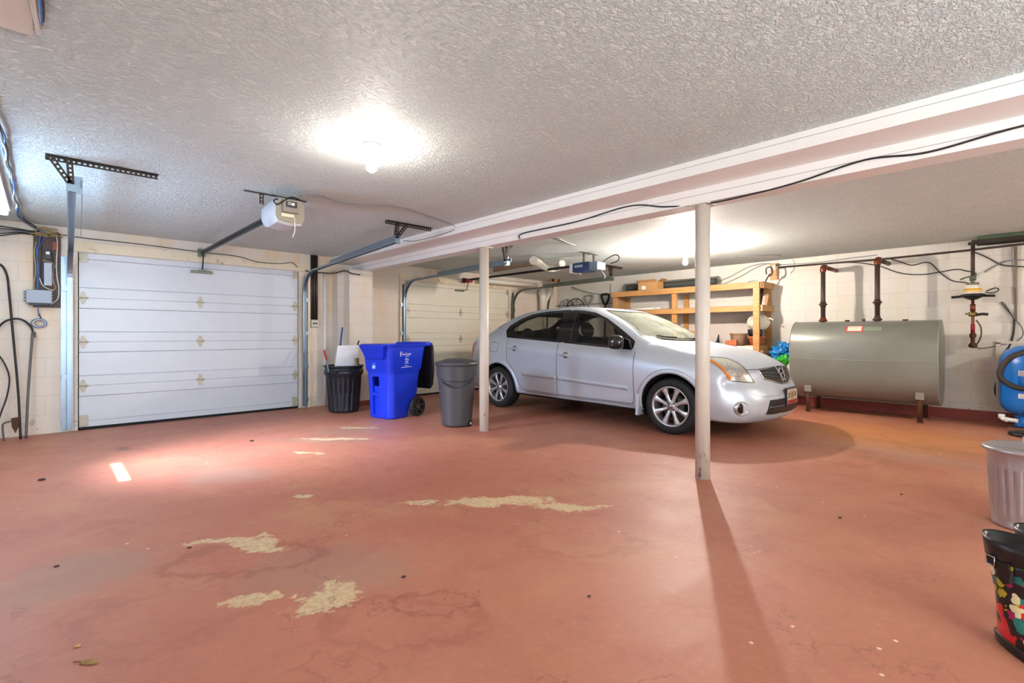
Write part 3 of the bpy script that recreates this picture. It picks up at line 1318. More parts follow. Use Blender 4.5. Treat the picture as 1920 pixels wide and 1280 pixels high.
def dlo_trim(s):
    def ring_between(outer, inner, m):
        n = 120
        def sample(poly):
            P = [Vector((0, y, z)) for y, z in poly]
            P.append(P[0])
            L = [0]
            for a, b in zip(P, P[1:]):
                L.append(L[-1] + (b - a).length)
            return P, L
        # match by angle round the inner centroid
        cy = sum(p[0] for p in inner) / len(inner)
        cz = sum(p[1] for p in inner) / len(inner)

        def cast(poly, t):
            d = (math.cos(t) * 2.2, math.sin(t))
            best = None
            for a, b in zip(poly, poly[1:] + poly[:1]):
                ax, ay, bx_, by = a[0] - cy, a[1] - cz, b[0] - cy, b[1] - cz
                ex, ey = bx_ - ax, by - ay
                den = d[0] * ey - d[1] * ex
                if abs(den) < 1e-9:
                    continue
                k = (ax * ey - ay * ex) / den
                q = (ax * d[1] - ay * d[0]) / den
                if k > 0 and -1e-6 <= q <= 1 + 1e-6 and (best is None or k > best):
                    best = k
            return (cy + d[0] * best, cz + d[1] * best)
        prev = None
        first = None
        for i in range(n):
            t = 2 * PI * i / n
            a, b = cast(outer, t), cast(inner, t)
            row = []
            for k in range(4):
                f = k / 3
                h = hit_side(a[0] + (b[0] - a[0]) * f, a[1] + (b[1] - a[1]) * f, s)
                row.append(m.bm.verts.new(on_skin(h, .0025)))
            if prev:
                for k in range(3):
                    m._face([prev[k], row[k], row[k + 1], prev[k + 1]], True)
            first = first or row
            prev = row
        for k in range(3):
            m._face([prev[k], first[k], first[k + 1], prev[k + 1]], True)
    m = MB()
    split = 2.50
    zt, zb = 1.436, .988
    Lf = [p for p in DLO if p[0] < split]
    # front half of the surround
    frontp = [(1.435, .918), (1.43, 1.02), (1.53, 1.085), (1.70, 1.19), (1.90, 1.305), (2.10, 1.385), (2.30, 1.42), (split, zt), (split, zb), (1.9, .945)]
    rearp = [(split, zb), (split, zt), (2.60, 1.438), (2.95, 1.428), (3.24, 1.398), (3.46, 1.33), (3.63, 1.235), (3.665, 1.16), (3.60, 1.055), (3.2, 1.032)]
    ring_between(frontp, F_WIN, m)
    ring_between(rearp, R_WIN, m)
    bm = m.bm
    bm.normal_update()
    for f in bm.faces:
        if f.normal.dot(hull_normal(f.calc_center_median())[1]) < 0:
            f.normal_flip()
    m.build('window_surround', M_gloss, car, fix=False)
    # thin quarter post in the rear window
    skin_ribbon([hit_side(3.40, 1.065, s), hit_side(3.44, 1.17, s), hit_side(3.45, 1.29, s)], .02, .002).build('quarter_post', M_gloss, car, fix=False)


dlo_trim(-1)
dlo_trim(1)

# ---- shut lines
def side_line(yz, w=.007, s=-1, mb=None):
    return skin_ribbon([hit_side(y, z, s) for y, z in yz], w, .0012, mb=mb)


for s in (-1, 1):
    m = MB()
    side_line([(1.392, .90), (1.392, .6), (1.395, .40), (1.405, .31), (1.43, .285), (2.0, .286), (2.584, .290)], s=s, mb=m)
    side_line([(2.565, .985), (2.572, .7), (2.582, .45), (2.584, .29)], s=s, mb=m)
    side_line([(2.584, .29), (3.20, .30), (3.27, .33), (3.33, .42), (3.42, .58), (3.53, .70), (3.552, .76), (3.55, 1.04)], s=s, mb=m)
    side_line([(1.45, .268), (2.4, .270), (3.2, .28)], .005, s=s, mb=m)
    # fuel flap
    if s < 0:
        q = [(3.76, .845), (3.75, .96), (3.765, .975), (3.91, .985), (3.93, .97), (3.945, .86), (3.93, .845), (3.78, .835)]
        skin_ribbon([hit_side(y, z, s) for y, z in q], .005, .0012, True, mb=m)
    # bumper to fender
    side_line([(.52, .622), (.60, .625), (.655, .62)], .005, s=s, mb=m)
    bm = m.bm
    m.build('shut_line', M_gap, car, fix=False)
# hood shut line along its leading edge and flanks
hl = [hit_px(1398, 693.5), hit_px(1420, 692.5), hit_px(1442, 689.5), hit_px(1460, 686)]
hl = [p for p in hl if p]
full = hl + [Vector((-p.x, p.y, p.z)) for p in reversed(hl)]
m = skin_ribbon(full, .008, .0012)
for s in (-1, 1):
    pts = []
    for x, y in ((.66, .33), (.72, .5), (.745, .8), (.75, 1.05), (.73, 1.2)):
        pts.append(HULL_BVH.ray_cast(Vector((s * x, y, 2)), Vector((0, 0, -1)))[0])
    skin_ribbon(pts, .006, .0012, mb=m)
m.build('hood_gap', M_gap, car, fix=False)
# wiper cowl
pts = []
for x in (-.66, -.5, -.3, 0, .3, .5, .66):
    pts.append(HULL_BVH.ray_cast(Vector((x, 1.105 + .22 * (x / .66) ** 2, 2)), Vector((0, 0, -1)))[0])
skin_ribbon(pts, .05, .002).build('cowl', M_gloss, car, fix=False)
for (xa, xb) in ((-.55, .02), (.0, .55)):
    m = MB()
    P = []
    for k in range(9):
        x = xa + (xb - xa) * k / 8
        y = 1.135 + .20 * (x / .66) ** 2 + .035
        h = HULL_BVH.ray_cast(Vector((x, y, 2)), Vector((0, 0, -1)))[0]
        P.append(on_skin(h, .012))
    m.tube(P, .006, 6)
    m.tube([P[0], on_skin(P[0] + Vector((.1, -.06, 0)), .02), on_skin(P[4], .022)], .007, 6)
    m.build('wiper', M_black, car)

# ---- mouldings, handles, arches
for s in (-1, 1):
    for a, bb in (((3.235, .540), (2.60, .522)), ((2.565, .520), (1.47, .468))):
        n = 14
        P = [hit_side(a[0] + (bb[0] - a[0]) * k / n, a[1] + (bb[1] - a[1]) * k / n, s) for k in range(n + 1)]
        skin_ribbon(P, .055, 0, thick=.011).build('door_moulding', M_paint, car)
    for (y, z) in ((3.385, .897), (2.415, .828)):
        m = MB()
        h = hit_side(y + .0, z, s)
        nn = hull_normal(h)[1]
        m.ball(h - nn * .012, .058, 20, 10, (.42, 1.0, .85))
        m.build('handle_cup', mat('handle_cup_shade', (150, 150, 156), .3, .6) if s < 0 and y > 3 else bpy.data.materials['handle_cup_shade'], car)
        m = MB()
        P = [hit_side(y + .10, z + .008, s), hit_side(y + .06, z + .007, s), hit_side(y, z, s), hit_side(y - .06, z - .006, s), hit_side(y - .085, z - .008, s)]
        P = [P[0] + nn * .006, P[1] + nn * .022, P[2] + nn * .030, P[3] + nn * .024, P[4] + nn * .004]
        m.tube(smooth_path(P, 5), [.011] * 5 + [.014] * 12 + [.011] * 4, 10)
        m.build('door_handle', M_chrome if False else M_paint, car)
    # flared wheel arches
    for ay in AX:
        P = []
        for k in range(41):
            t = math.radians(-8 + 196 * k / 40)
            h = hit_side(ay + math.cos(t) * .392, max(AZ + math.sin(t) * .392, .24), s)
            if h:
                P.append(h)
        skin_ribbon(P, .052, 0, thick=.012).build('wheel_arch', M_paint, car)
    # splash guards behind the wheels
    for ay, dz in ((AX[0], 0), (AX[1], .01)):
        m = MB()
        poly = [(-.055, .165), (.05, .165), (.055, .42), (-.02, .42)]
        m.prism([(ay + .372, .40), (ay + .395, .165), (ay + .425, .17), (ay + .415, .42)], lambda y, z: (s * .80, y, z), lambda y, z: (s * .935, y, z))
        m.build('splash_guard', M_paint, car, angle=40)


# ---- wheels
def car_wheel(y, s):
    def P(x, yy, z):
        return (s * x, y + yy, AZ + z)
    MX = Matrix(((0, 0, s), (1, 0, 0), (0, 1, 0)))      # lathe axis along x
    m = MB()
    R = .312
    m.lathe([(.218, .205), (.225, .219), (.25, .226), (.283, .223), (.302, .205), (.3105, .17), (R, .11), (.3105, .05), (.300, .02), (.25, .0), (.21, .02), (.21, .1)],
            (s * .70, y, AZ), 64, MX, closed=True)
    w = m.build('wheel', M_tyre, car)
    m = MB()
    m.lathe([(.224, .213), (.218, .217), (.206, .212), (.199, .196), (.196, .10), (.19, .05), (.22, .03), (.222, .10)], (s * .70, y, AZ), 64, MX, closed=True)
    m.build('rim', M_alloy, w)
    m = MB()
    ns = 8
    for k in range(ns):
        t = 2 * PI * (k + .5) / ns
        c, sn = math.cos(t), math.sin(t)
        def q(r, wd, x):
            return (s * (.70 + x), y + c * r - sn * wd, AZ + sn * r + c * wd)
        rings = []
        for (r, hw, xf, xb) in ((.045, .021, .196, .15), (.09, .018, .200, .16), (.14, .021, .205, .165), (.18, .030, .208, .165), (.202, .040, .207, .17)):
            rings.append([q(r, -hw, xf - .007), q(r, -hw * .55, xf), q(r, hw * .55, xf), q(r, hw, xf - .007), q(r, hw * .8, xb), q(r, -hw * .8, xb)])
        m.loft(rings, smooth=False)
    m.lathe([(0, .205), (.030, .204), (.034, .200), (.060, .194), (.066, .18), (.06, .15), (0, .15)], (s * .70, y, AZ), 32, MX)
    m.build('spokes', M_alloy, w, angle=35)
    m = MB()
    m.lathe([(0, .208), (.026, .2075), (.028, .203), (0, .2)], (s * .70, y, AZ), 24, MX)
    m.build('centre_cap', M_chrome, w)
    m = MB()
    m.lathe([(.021, .2085), (.024, .2105), (.027, .2085)], (s * .70, y, AZ), 24, MX, closed=True)
    m.box((s * .9095, y, AZ), (.003, .055, .009))
    m.build('cap_emblem', mat('emblem_grey', (110, 110, 116), .3, .8) if 'emblem_grey' not in bpy.data.materials else bpy.data.materials['emblem_grey'], w)
    for k in range(4):
        t = 2 * PI * (k + .25) / 4 + .4
        m = MB()
        m.cyl((s * .87, y + math.cos(t) * .048, AZ + math.sin(t) * .048), (s * .904, y + math.cos(t) * .048, AZ + math.sin(t) * .048), .0095, seg=8)
        m.build('lug_nut', M_gap, w)
    m = MB()
    m.lathe([(0, .13), (.135, .13), (.14, .125), (.14, .11), (0, .11)], (s * .70, y, AZ), 40, MX)
    m.box((s * .835, y - .10, AZ + .03), (.05, .07, .12))
    m.build('brake_disc', mat('brake_steel', (70, 68, 66), .45, .8) if 'brake_steel' not in bpy.data.materials else bpy.data.materials['brake_steel'], w)


for y in AX:
    for s in (-1, 1):
        car_wheel(y, s)


# ---- lamps, grille, plate
def px_poly(pts):
    return [p for p in (hit_px(u, v) for u, v in pts) if p is not None]


def both(poly3, off, name, m, sides=(1, -1), cuts=5):
    out = []
    for sgn in sides:
        pp = [Vector((p.x * sgn, p.y, p.z)) for p in poly3]
        out.append(skin_patch(resample(pp, .03, True), off, cuts).build(name, m, car, fix=False))
    return out


HEAD = [(1312, 668.5), (1332, 669.8), (1350, 670), (1364, 672), (1380, 678.5), (1392.5, 687), (1399, 695), (1407, 706), (1414.5, 717.3), (1398, 717), (1376, 714.5), (1368, 714), (1361, 702), (1349, 689), (1334, 679), (1314, 671)]
AMB = [(1318, 671), (1334, 674.5), (1349, 684), (1362, 697), (1375.5, 714), (1367.5, 713.6), (1360, 702), (1348, 689), (1333, 679), (1318, 673)]
hp = px_poly(HEAD)
both(hp, .003, 'headlight', M_lamp)
both(px_poly(AMB), .0045, 'turn_signal', M_amber)
for sgn in (1, -1):
    rim = [Vector((p.x * sgn, p.y, p.z)) for p in hp]
    skin_ribbon(rim, .008, .0042, True).build('headlight_seal', M_gap, car, fix=False)
    # bulb reflectors behind the lens: two raised rings
    for (u, v, r) in ((1385, 701, .036), (1365, 684, .03)):
        c = hit_px(u, v)
        if c is None:
            continue
        c = Vector((c.x * sgn, c.y, c.z))
        nn = hull_normal(c)[1]
        ax = nn.cross(Vector((0, 0, 1))).normalized()
        ay = nn.cross(ax)
        m = MB()
        m.tube([on_skin(c + ax * math.cos(t) * r + ay * math.sin(t) * r * .8, .004) for t in [2 * PI * k / 24 for k in range(24)]], .003, 6, closed=True)
        m.ball(c + nn * .002, .012, 12, 8)
        m.build('lamp_ring', M_chrome, car)

GR = [(1421, 694.2), (1440, 691), (1462, 686.8)]
GRB = [(1432, 711), (1448, 715), (1464.5, 719)]
top = px_poly(GR)
bot = px_poly(GRB)
top[-1].x = min(top[-1].x, -.04)
gt = [(p.x, p.z) for p in top]
gb = [(p.x, p.z) for p in bot]
zt0 = gt[-1][1] + .004
zb0 = gb[-1][1] - .004
half_t = gt + [(0, zt0)]
half_b = gb + [(0, zb0)]
poly = half_t + [(-x, z) for x, z in reversed(half_t[:-1])] + [(-x, z) for x, z in half_b[:-1]] + list(reversed(half_b))
P3 = [hit_front(x, z) for x, z in poly]
skin_patch(resample(P3, .03, True), .003).build('grille', M_blackp, car, fix=False)
m = MB()
bot3 = [hit_front(x, z) for x, z in half_b] + [hit_front(-x, z) for x, z in reversed(half_b[:-1])]
skin_ribbon([hit_front(*gt[0])] + bot3 + [hit_front(-gt[0][0], gt[0][1])], .016, 0, thick=.012, mb=m)
m.build('grille_surround', M_chrome, car)
m = MB()
for f in (.28, .55, .8):
    for s in (1, -1):
        a = (gt[0][0] + (gb[0][0] - gt[0][0]) * f + .02, gt[0][1] + (gb[0][1] - gt[0][1]) * f)
        e = (-.055, zt0 + (zb0 - zt0) * min(1, f * .9 + .12))
        n = 8
        pts = [hit_front(s * (a[0] + (e[0] - a[0]) * k / n), a[1] + (e[1] - a[1]) * k / n) for k in range(n + 1)]
        skin_ribbon(pts, .007, 0, thick=.007, mb=m)
m.build('grille_bar', M_grbar, car)
m = MB()
ec = hit_front(0, (zt0 + zb0) / 2 + .015)
en = hull_normal(ec)[1]
ez = Vector((0, 0, 1))
ez = (ez - en * ez.dot(en)).normalized()
ex = Vector((1, 0, 0))
m.tube([ec + en * .014 + ex * math.cos(t) * .062 + ez * math.sin(t) * .055 for t in [2 * PI * k / 32 for k in range(32)]], .0085, 8, closed=True)
for sx_ in (-1, 1):
    a = ec + ex * sx_ * .105 + ez * .085 + en * .008
    c_ = ec + ex * sx_ * .066 + en * .012
    d_ = ec + ex * sx_ * .03 - ez * .085 + en * .008
    m.tube([a, c_, d_], .008, 8)
m.box(ec + en * .016, (.150, .012, .024))
m.build('emblem', M_chrome, car, angle=35)

LG = [(1443.5, 750), (1467, 746.2)]
LGB = [(1435, 777), (1469, 770)]
lt, lb = px_poly(LG), px_poly(LGB)
xl, zl, xb_, zb_ = lt[0].x, lt[0].z, lb[0].x, lb[0].z
zl2, zb2 = lt[-1].z, lb[-1].z
poly = [(xl, zl), (xl * .5, (zl + zl2) / 2), (0, zl2), (-xl * .5, (zl + zl2) / 2), (-xl, zl), (-xb_, zb_), (0, zb2), (xb_, zb_)]
skin_patch(resample([hit_front(x, z) for x, z in poly], .03, True), .003).build('lower_grille', M_blackp, car, fix=False)
zc = (zl + zb_) / 2
skin_ribbon([hit_front(xl * 1.03 * k / 8, zc + .0 * k) for k in range(-8, 9)], .008, 0, thick=.006).build('lower_grille_bar', M_galv, car)

for sgn in (1, -1):
    c = hit_px(1391, 766)
    c = Vector((c.x * sgn, c.y, c.z))
    nn = (hull_normal(c)[1] + Vector((0, -.6, 0))).normalized()
    ax = nn.cross(Vector((0, 0, 1))).normalized()
    ay = nn.cross(ax)
    Mf = Matrix((ax, ay, nn)).transposed()
    m = MB()
    m.lathe([(.078, -.04), (.073, .010), (.063, .015), (.057, -.004), (.057, -.04)], c, 32, Mf)
    f = m.build('fog_light', M_gloss if False else M_alloy, car)
    m = MB()
    m.lathe([(0, .005), (.04, .003), (.058, -.006), (.058, -.02), (0, -.02)], c, 24, Mf)
    m.build('fog_lens', M_gloss, f)

# plate: white with a crest, dark letters and a red foot
pc = hit_front(0, .43)
py = pc.y - .018
pl = MB()
pl.box((0, py + .012, .43), (.33, .02, .19), bev=.006)
pl.build('plate_holder', M_blackp, car)
pl = MB()
pl.box((0, py, .43), (.30, .004, .165), bev=.0015)
plate = pl.build('licence_plate', mat('plate_white', (206, 190, 176), .35), car)
pl = MB()
pl.box((0, py - .0025, .372), (.292, .001, .045))
pl.build('plate_red_band', mat('plate_red', (170, 48, 42), .4), plate)
pl = MB()
cr = [(-.062, .055), (.062, .055), (.065, .0), (.04, -.035), (0, -.055), (-.04, -.035), (-.065, 0)]
pl.prism(cr, lambda x, z: (x, py - .002, .435 + z), lambda x, z: (x, py - .004, .435 + z))
pl.build('plate_crest', mat('plate_gold', (176, 160, 110), .4), plate)
pl = MB()
for sx_ in (-1, 1):
    pl.prism([(sx_ * .085, .475), (sx_ * .12, .475), (sx_ * .118, .415), (sx_ * .09, .415)], lambda x, z: (x, py - .0021, z), lambda x, z: (x, py - .0041, z))
    pl.prism([(sx_ * .012, .47), (sx_ * .03, .47), (sx_ * .028, .42), (sx_ * .014, .42)], lambda x, z: (x, py - .0041, z), lambda x, z: (x, py - .0052, z))
pl.build('plate_characters', mat('plate_dark_mauve', (92, 66, 72), .5), plate)
m = MB()
m.tube([(a, py - .004, b) for a, b in ((-.145, .352), (.145, .352), (.145, .508), (-.145, .508))], .003, 6, closed=True)
m.build('plate_frame', M_chrome, plate)

# tail lamps
for s in (-1, 1):
    poly = [hit_side(y, z, s) for y, z in ((4.33, .975), (4.40, .985), (4.49, .93), (4.515, .72), (4.45, .71), (4.40, .82))]
    poly = [p for p in poly if p]
    skin_patch(resample(poly, .03, True), .004).build('tail_light', M_red, car, fix=False)

# door mirrors
for s in (-1, 1):
    m = MB()
    rings = []
    for (x, yc, zc, hy, hz) in ((.90, 1.63, .985, .02, .025), (.925, 1.62, .99, .05, .045), (.96, 1.59, 1.0, .095, .078), (1.01, 1.575, 1.008, .112, .088), (1.065, 1.57, 1.01, .105, .082), (1.095, 1.58, 1.005, .07, .062), (1.105, 1.60, 1.0, .02, .03)):
        ring = []
        for k in range(20):
            t = 2 * PI * k / 20
            cy, sz = math.cos(t), math.sin(t)
            fy = hy * (abs(cy) ** .7) * (1 if cy > 0 else -1)
            fz_ = hz * (abs(sz) ** .7) * (1 if sz > 0 else -1)
            ring.append((s * x, yc + fy * (.7 if cy > 0 else 1.0), zc + fz_))
        rings.append(ring)
    m.loft(rings)
    mo = m.build('side_mirror', M_gloss, car)
    m = MB()
    m.prism([(1.44, .935), (1.47, 1.035), (1.62, 1.10), (1.72, .985)], lambda y, z: (s * .868, y, z), lambda y, z: (s * .905, y, z))
    m.build('mirror_base', M_gloss, mo)

# ---- cabin furniture
def seat(x, y, name='seat'):
    m = MB()
    m.box((x, y, .56), (.50, .50, .18), bev=.05)
    st_ = m.build(name, M_seat, car, angle=50)
    m = MB()
    M = Matrix.Rotation(math.radians(-14), 3, 'X')
    m.box((x, y + .27, .77), (.48, .14, .50), rot=M, bev=.06)
    m.build('seat_back', M_seat, st_, angle=50)
    m = MB()
    m.ball((x, y + .36, 1.165), .12, 20, 12, (1.1, .5, .92), M)
    m.cyl((x - .06, y + .33, .98), (x - .06, y + .35, 1.1), .008, seg=8)
    m.cyl((x + .06, y + .33, .98), (x + .06, y + .35, 1.1), .008, seg=8)
    m.build('headrest', M_seat, st_, angle=50)


for x in (-.40, .40):
    seat(x, 2.10)
m = MB()
m.box((0, 3.25, .55), (1.35, .5, .2), bev=.05)
m.box((0, 3.53, .78), (1.35, .16, .52), rot=Matrix.Rotation(math.radians(-16), 3, 'X'), bev=.05)
rs = m.build('rear_seat', M_seat, car, angle=50)
for x in (-.42, 0, .42):
    m = MB()
    m.ball((x, 3.61, 1.10), .11, 20, 12, (1.15, .5, .9))
    m.build('headrest', M_seat, rs, angle=50)
m = MB()
m.prism([(1.38, .42), (1.30, .90), (1.38, .965), (1.56, .975), (1.70, .93), (1.72, .80), (1.60, .42)], lambda y, z: (-.80, y, z), lambda y, z: (.80, y, z))
m.prism([(1.52, .97), (1.58, 1.02), (1.72, 1.0), (1.74, .92)], lambda y, z: (.22, y, z), lambda y, z: (.58, y, z))
m.build('dashboard', M_inter, car)
m = MB()
sc_ = Vector((.40, 1.88, .93))
M = Matrix.Rotation(math.radians(-62), 3, 'X')
m.tube([sc_ + M @ Vector((math.cos(t) * .185, math.sin(t) * .185, 0)) for t in [2 * PI * k / 32 for k in range(32)]], .014, 8, closed=True)
m.box(sc_, (.34, .05, .02), rot=M)
m.cyl(sc_, (.40, 1.66, .84), .03, seg=12)
m.build('steering_wheel', M_inter, car)
m = MB()
m.box((0, 1.98, 1.31), (.23, .02, .065), bev=.008)
m.cyl((0, 1.97, 1.32), (0, 1.92, 1.37), .008, seg=8)
m.build('rear_view_mirror', M_blackp, car)
m = MB()
m.box((.22, 1.40, 1.0), (.24, .10, .006), rot=Matrix.Rotation(math.radians(24), 3, 'X'))
m.build('paper_on_dashboard', M_whitep, car)
HULL.free()
# ------------------------------------------------------------------ door tracks and openers
def channel_sweep(mb, path, X, prof):
    """sweep a 2-D profile (across x, along the path's normal) through (y, z) points; X(k) is the x there"""
    n = len(path)
    rings = []
    for k in range(n):
        a, b = Vector(path[max(k - 1, 0)]), Vector(path[min(k + 1, n - 1)])
        d = (b - a).normalized()
        nm = Vector((-d.y, d.x))
        x = X(k / (n - 1))
        rings.append([(x + px, path[k][0] + nm.x * pn, path[k][1] + nm.y * pn) for px, pn in prof])
    mb.loft(rings, smooth=False)


def track_path(y0, zc, r, y_end, z_end, zlow=.03):
    P = [(y0, zlow), (y0, zc)]
    for k in range(1, 13):
        t = PI / 2 * k / 12
        P.append((y0 - r + r * math.cos(t), zc + r * math.sin(t)))
    m = len(P)
    ys, zs = P[-1]
    for k in range(1, 9):
        f = k / 8
        P.append((ys + (y_end - ys) * f, zs + (z_end - zs) * f))
    return P, m


C_PROF = [(-.024, -.012), (.024, -.012), (.024, .014), (.016, .014), (.016, -.008), (-.016, -.008), (-.016, .014), (-.024, .014)]


def perforated(mb, p0, p1, wdir, w=.034, t=.003, pitch=.03):
    """a punched steel strip: two rails and the rungs between its holes"""
    p0, p1 = Vector(p0), Vector(p1)
    d = p1 - p0
    L = d.length
    d.normalize()
    wd = Vector(wdir)
    wd = (wd - d * wd.dot(d)).normalized()
    nn = d.cross(wd)
    R = Matrix((d, wd, nn)).transposed()
    for s in (-1, 1):
        mb.box((p0 + p1) / 2 + wd * s * (w / 2 - .0055), (L, .011, t), rot=R)
    k = int(L / pitch)
    for i in range(k + 1):
        mb.box(p0 + d * min(L - .006, i * pitch + .006), (.014, w - .02, t), rot=R)


def door_track(x, xe, side, zc, z_end, y_end, label, mt, hang, ang):
    """side -1 left of its door, +1 right; hang: ceiling strip x-range; ang: True = show wall angle"""
    t = thing('door_track', label, 'door track', (x, 7.40, 0), world=True)
    P, m = track_path(7.405, zc, .33, y_end, z_end)
    X = lambda f: x
    b = MB()
    channel_sweep(b, P[:2], lambda f: x, C_PROF)
    b.build('vertical_track', mt, t)
    b = MB()
    channel_sweep(b, P[1:m], lambda f: x, C_PROF)
    b.build('curved_track', mt, t)
    b = MB()
    channel_sweep(b, P[m - 1:], lambda f: x + (xe - x) * f, C_PROF)
    b.build('horizontal_track', mt, t)
    b = MB()
    # stiffening angle riding on the horizontal run
    q = [(y, z + .035) for y, z in P[m + 1:]]
    channel_sweep(b, q, lambda f: x + (xe - x) * f, [(-.028, -.024), (.028, -.024), (.028, -.020), (-.024, -.020), (-.024, .03), (-.028, .03)] if side > 0 else [(.052, -.040), (.058, -.040), (.058, .012), (.052, .012)])
    b.build('track_angle', mt, t)
    if ang:
        b = MB()
        xa = x + side * .045
        b.bx(xa - .028, xa + .028, YF - .012, YF - .008, .02, 1.98)
        b.bx(xa - side * .028 - .002, xa - side * .028 + .002, YF - .07, YF - .010, .02, 1.98)
        b.build('wall_angle', mt, t)
        for z in (.12, .62, 1.12, 1.62):
            b = MB()
            b.bx(xa - .022, xa + .022, YF - .055, YF - .012, z - .03, z + .03)
            b.cyl((xa, YF - .06, z), (xa, YF - .05, z), .008, seg=8)
            b.build('track_bracket', mt, t)
    # hanger: punched strip on the ceiling and two struts
    b = MB()
    yh = y_end + .03
    perforated(b, (hang[0], yh, ZC - .004), (hang[1], yh, ZC - .004), (0, 1, 0))
    perforated(b, (hang[0], yh + .016, ZC - .02), (hang[1], yh + .016, ZC - .02), (0, 0, 1))
    b.build('ceiling_strip', M_angle, t)
    for xs in hang[2:]:
        b = MB()
        perforated(b, (xs, yh, ZC - .004), (xe, yh, z_end + .03), (1, 0, .2), t=.004)
        perforated(b, (xs - .016, yh + .016, ZC - .004), (xe - .016, yh + .016, z_end + .03), (0, 1, 0), t=.004)
        b.build('hanger_strut', M_angle, t)
    b = MB()
    b.bx(xe - .028, xe + .028, y_end - .004, y_end + .012, z_end - .02, z_end + .03)
    b.bx(xe - .012, xe + .06, yh + .02, yh + .026, z_end - .02, z_end + .10)
    b.build('end_stop', mt, t)
    return t


door_track(.20, .13, -1, 1.70, 2.10, 4.49, 'steel track left of the white garage door, by the wiring board', M_galv, (.0, .62, .02, .12), True)
door_track(2.80, 2.72, 1, 1.70, 2.10, 4.60, 'steel track right of the white garage door, running beside the ceiling beam', M_galv, (2.60, 3.18, 2.75, 2.87), True)
door_track(4.52, 4.50, -1, 1.70, 2.06, 4.76, 'steel track left of the cream garage door, above the car roof', M_galv, (4.40, 4.62, 4.45, 4.53), True)
door_track(7.15, 7.20, 1, 1.70, 2.07, 4.93, 'dull green steel track right of the cream garage door, over the wall tools', M_galvd, (7.02, 7.55, 7.15, 7.22), True)

M_ophouse = mat('opener_light_grey', (192, 194, 198), .4)
M_opback = mat('opener_back_beige', (150, 142, 122), .45)
M_rail = mat('opener_dark_rail', (52, 54, 58), .4, .6)


def opener_mount(t, x, y, z, half):
    b = MB()
    perforated(b, (x - half, y, ZC - .005), (x + half, y, ZC - .005), (0, 1, 0))
    b.build('ceiling_strip', M_angle, t)
    for s in (-1, 1):
        b = MB()
        perforated(b, (x + s * .12, y, ZC - .005), (x + s * .12, y, z), (1, 0, 0))
        perforated(b, (x + s * .12 + .016, y + .016, ZC - .005), (x + s * .12 + .016, y + .016, z), (0, 1, 0))
        b.build('hanging_strap', M_angle, t)


# the white opener
t = thing('garage_door_opener', 'pale grey motor opener with beige back hanging before the white garage door', 'garage door opener', (1.475, 4.4, 2.0), world=True)
b = MB()
rings = []
for (y, sx, z0, z1) in ((4.215, .118, 2.04, 2.225), (4.23, .125, 2.025, 2.235), (4.45, .125, 2.02, 2.235), (4.56, .118, 2.045, 2.23), (4.58, .105, 2.06, 2.22)):
    x = 1.475
    ring = []
    for (a, c) in ((-1, .25), (-1, .75), (-.72, 1), (.72, 1), (1, .75), (1, .25), (.80, 0.0), (0, -.07), (-.80, 0.0)):
        ring.append((x + a * sx, y, z0 + (z1 - z0) * c))
    rings.append(ring)
b.loft(rings, smooth=False)
b.build('motor_housing', M_ophouse, t, angle=40)
b = MB()
poly = [(-.112, .055), (-.105, .185), (-.085, .205), (.085, .205), (.112, .17), (.112, .04), (.09, .022), (0, .012), (-.095, .028)]
b.prism(poly, lambda x, z: (1.475 + x, 4.214, 2.02 + z), lambda x, z: (1.475 + x, 4.200, 2.02 + z))
b.build('back_panel', M_opback, t)
b = MB()
b.bx(1.405, 1.535, 4.165, 4.20, 2.11, 2.215, bev=.006)
bo = b.build('control_box', mat('control_box_grey', (138, 132, 122), .5), t)
b = MB()
b.bx(1.425, 1.515, 4.163, 4.166, 2.15, 2.20)
b.build('control_display', mat('control_display_dark', (52, 52, 48), .3), bo)
b = MB()
b.bx(1.44, 1.475, 4.1615, 4.164, 2.185, 2.19)
b.bx(1.44, 1.465, 4.1615, 4.164, 2.172, 2.177)
b.bx(1.468, 1.495, 4.1615, 4.164, 2.168, 2.19)
b.build('display_marks', M_whitep, bo)
b = MB()
b.bx(1.40, 1.50, 4.19, 4.20, 2.075, 2.10)
b.build('lamp_window', mat('frosted_cream', (226, 218, 192), .4), t)
b = MB()
b.bx(1.46, 1.50, 4.56, 7.41, 2.165, 2.19)
b.bx(1.472, 1.488, 4.56, 7.41, 2.14, 2.165)
b.build('rail', M_rail, t)
b = MB()
b.bx(1.44, 1.52, 7.40, 7.44, 2.12, 2.22)
b.build('header_bracket', M_galvd, t)
b = MB()
b.tube(smooth_path([(1.48, 7.33, 2.14), (1.485, 7.36, 2.05), (1.49, 7.43, 1.95)], 5), .008, 6)
b.build('door_arm', M_angle, t)
b = MB()
b.bx(1.37, 1.61, 7.445, 7.47, 1.905, 1.945)
b.bx(1.45, 1.54, 7.42, 7.445, 1.93, 1.95)
b.build('arm_bracket', M_galvd, t)
opener_mount(t, 1.46, 4.50, 2.22, .26)
b = MB()
b.tube(smooth_path([(1.45, 4.30, 2.24), (1.39, 4.22, 2.22), (1.33, 4.16, 2.18), (1.36, 4.15, 2.155), (1.44, 4.17, 2.22), (1.50, 4.2, 2.245), (1.57, 4.22, 2.235), (1.56, 4.28, 2.25), (1.46, 4.30, 2.25), (1.40, 4.4, 2.29)], 6), .006, 6)
b.build('power_cord', M_black, t)
b = MB()
b.tube(smooth_path([(1.50, 4.19, 2.08), (1.505, 4.185, 2.0), (1.50, 4.185, 1.95), (1.485, 4.185, 1.91)], 5), .0035, 6)
b.build('antenna_wire', M_whitep, t)

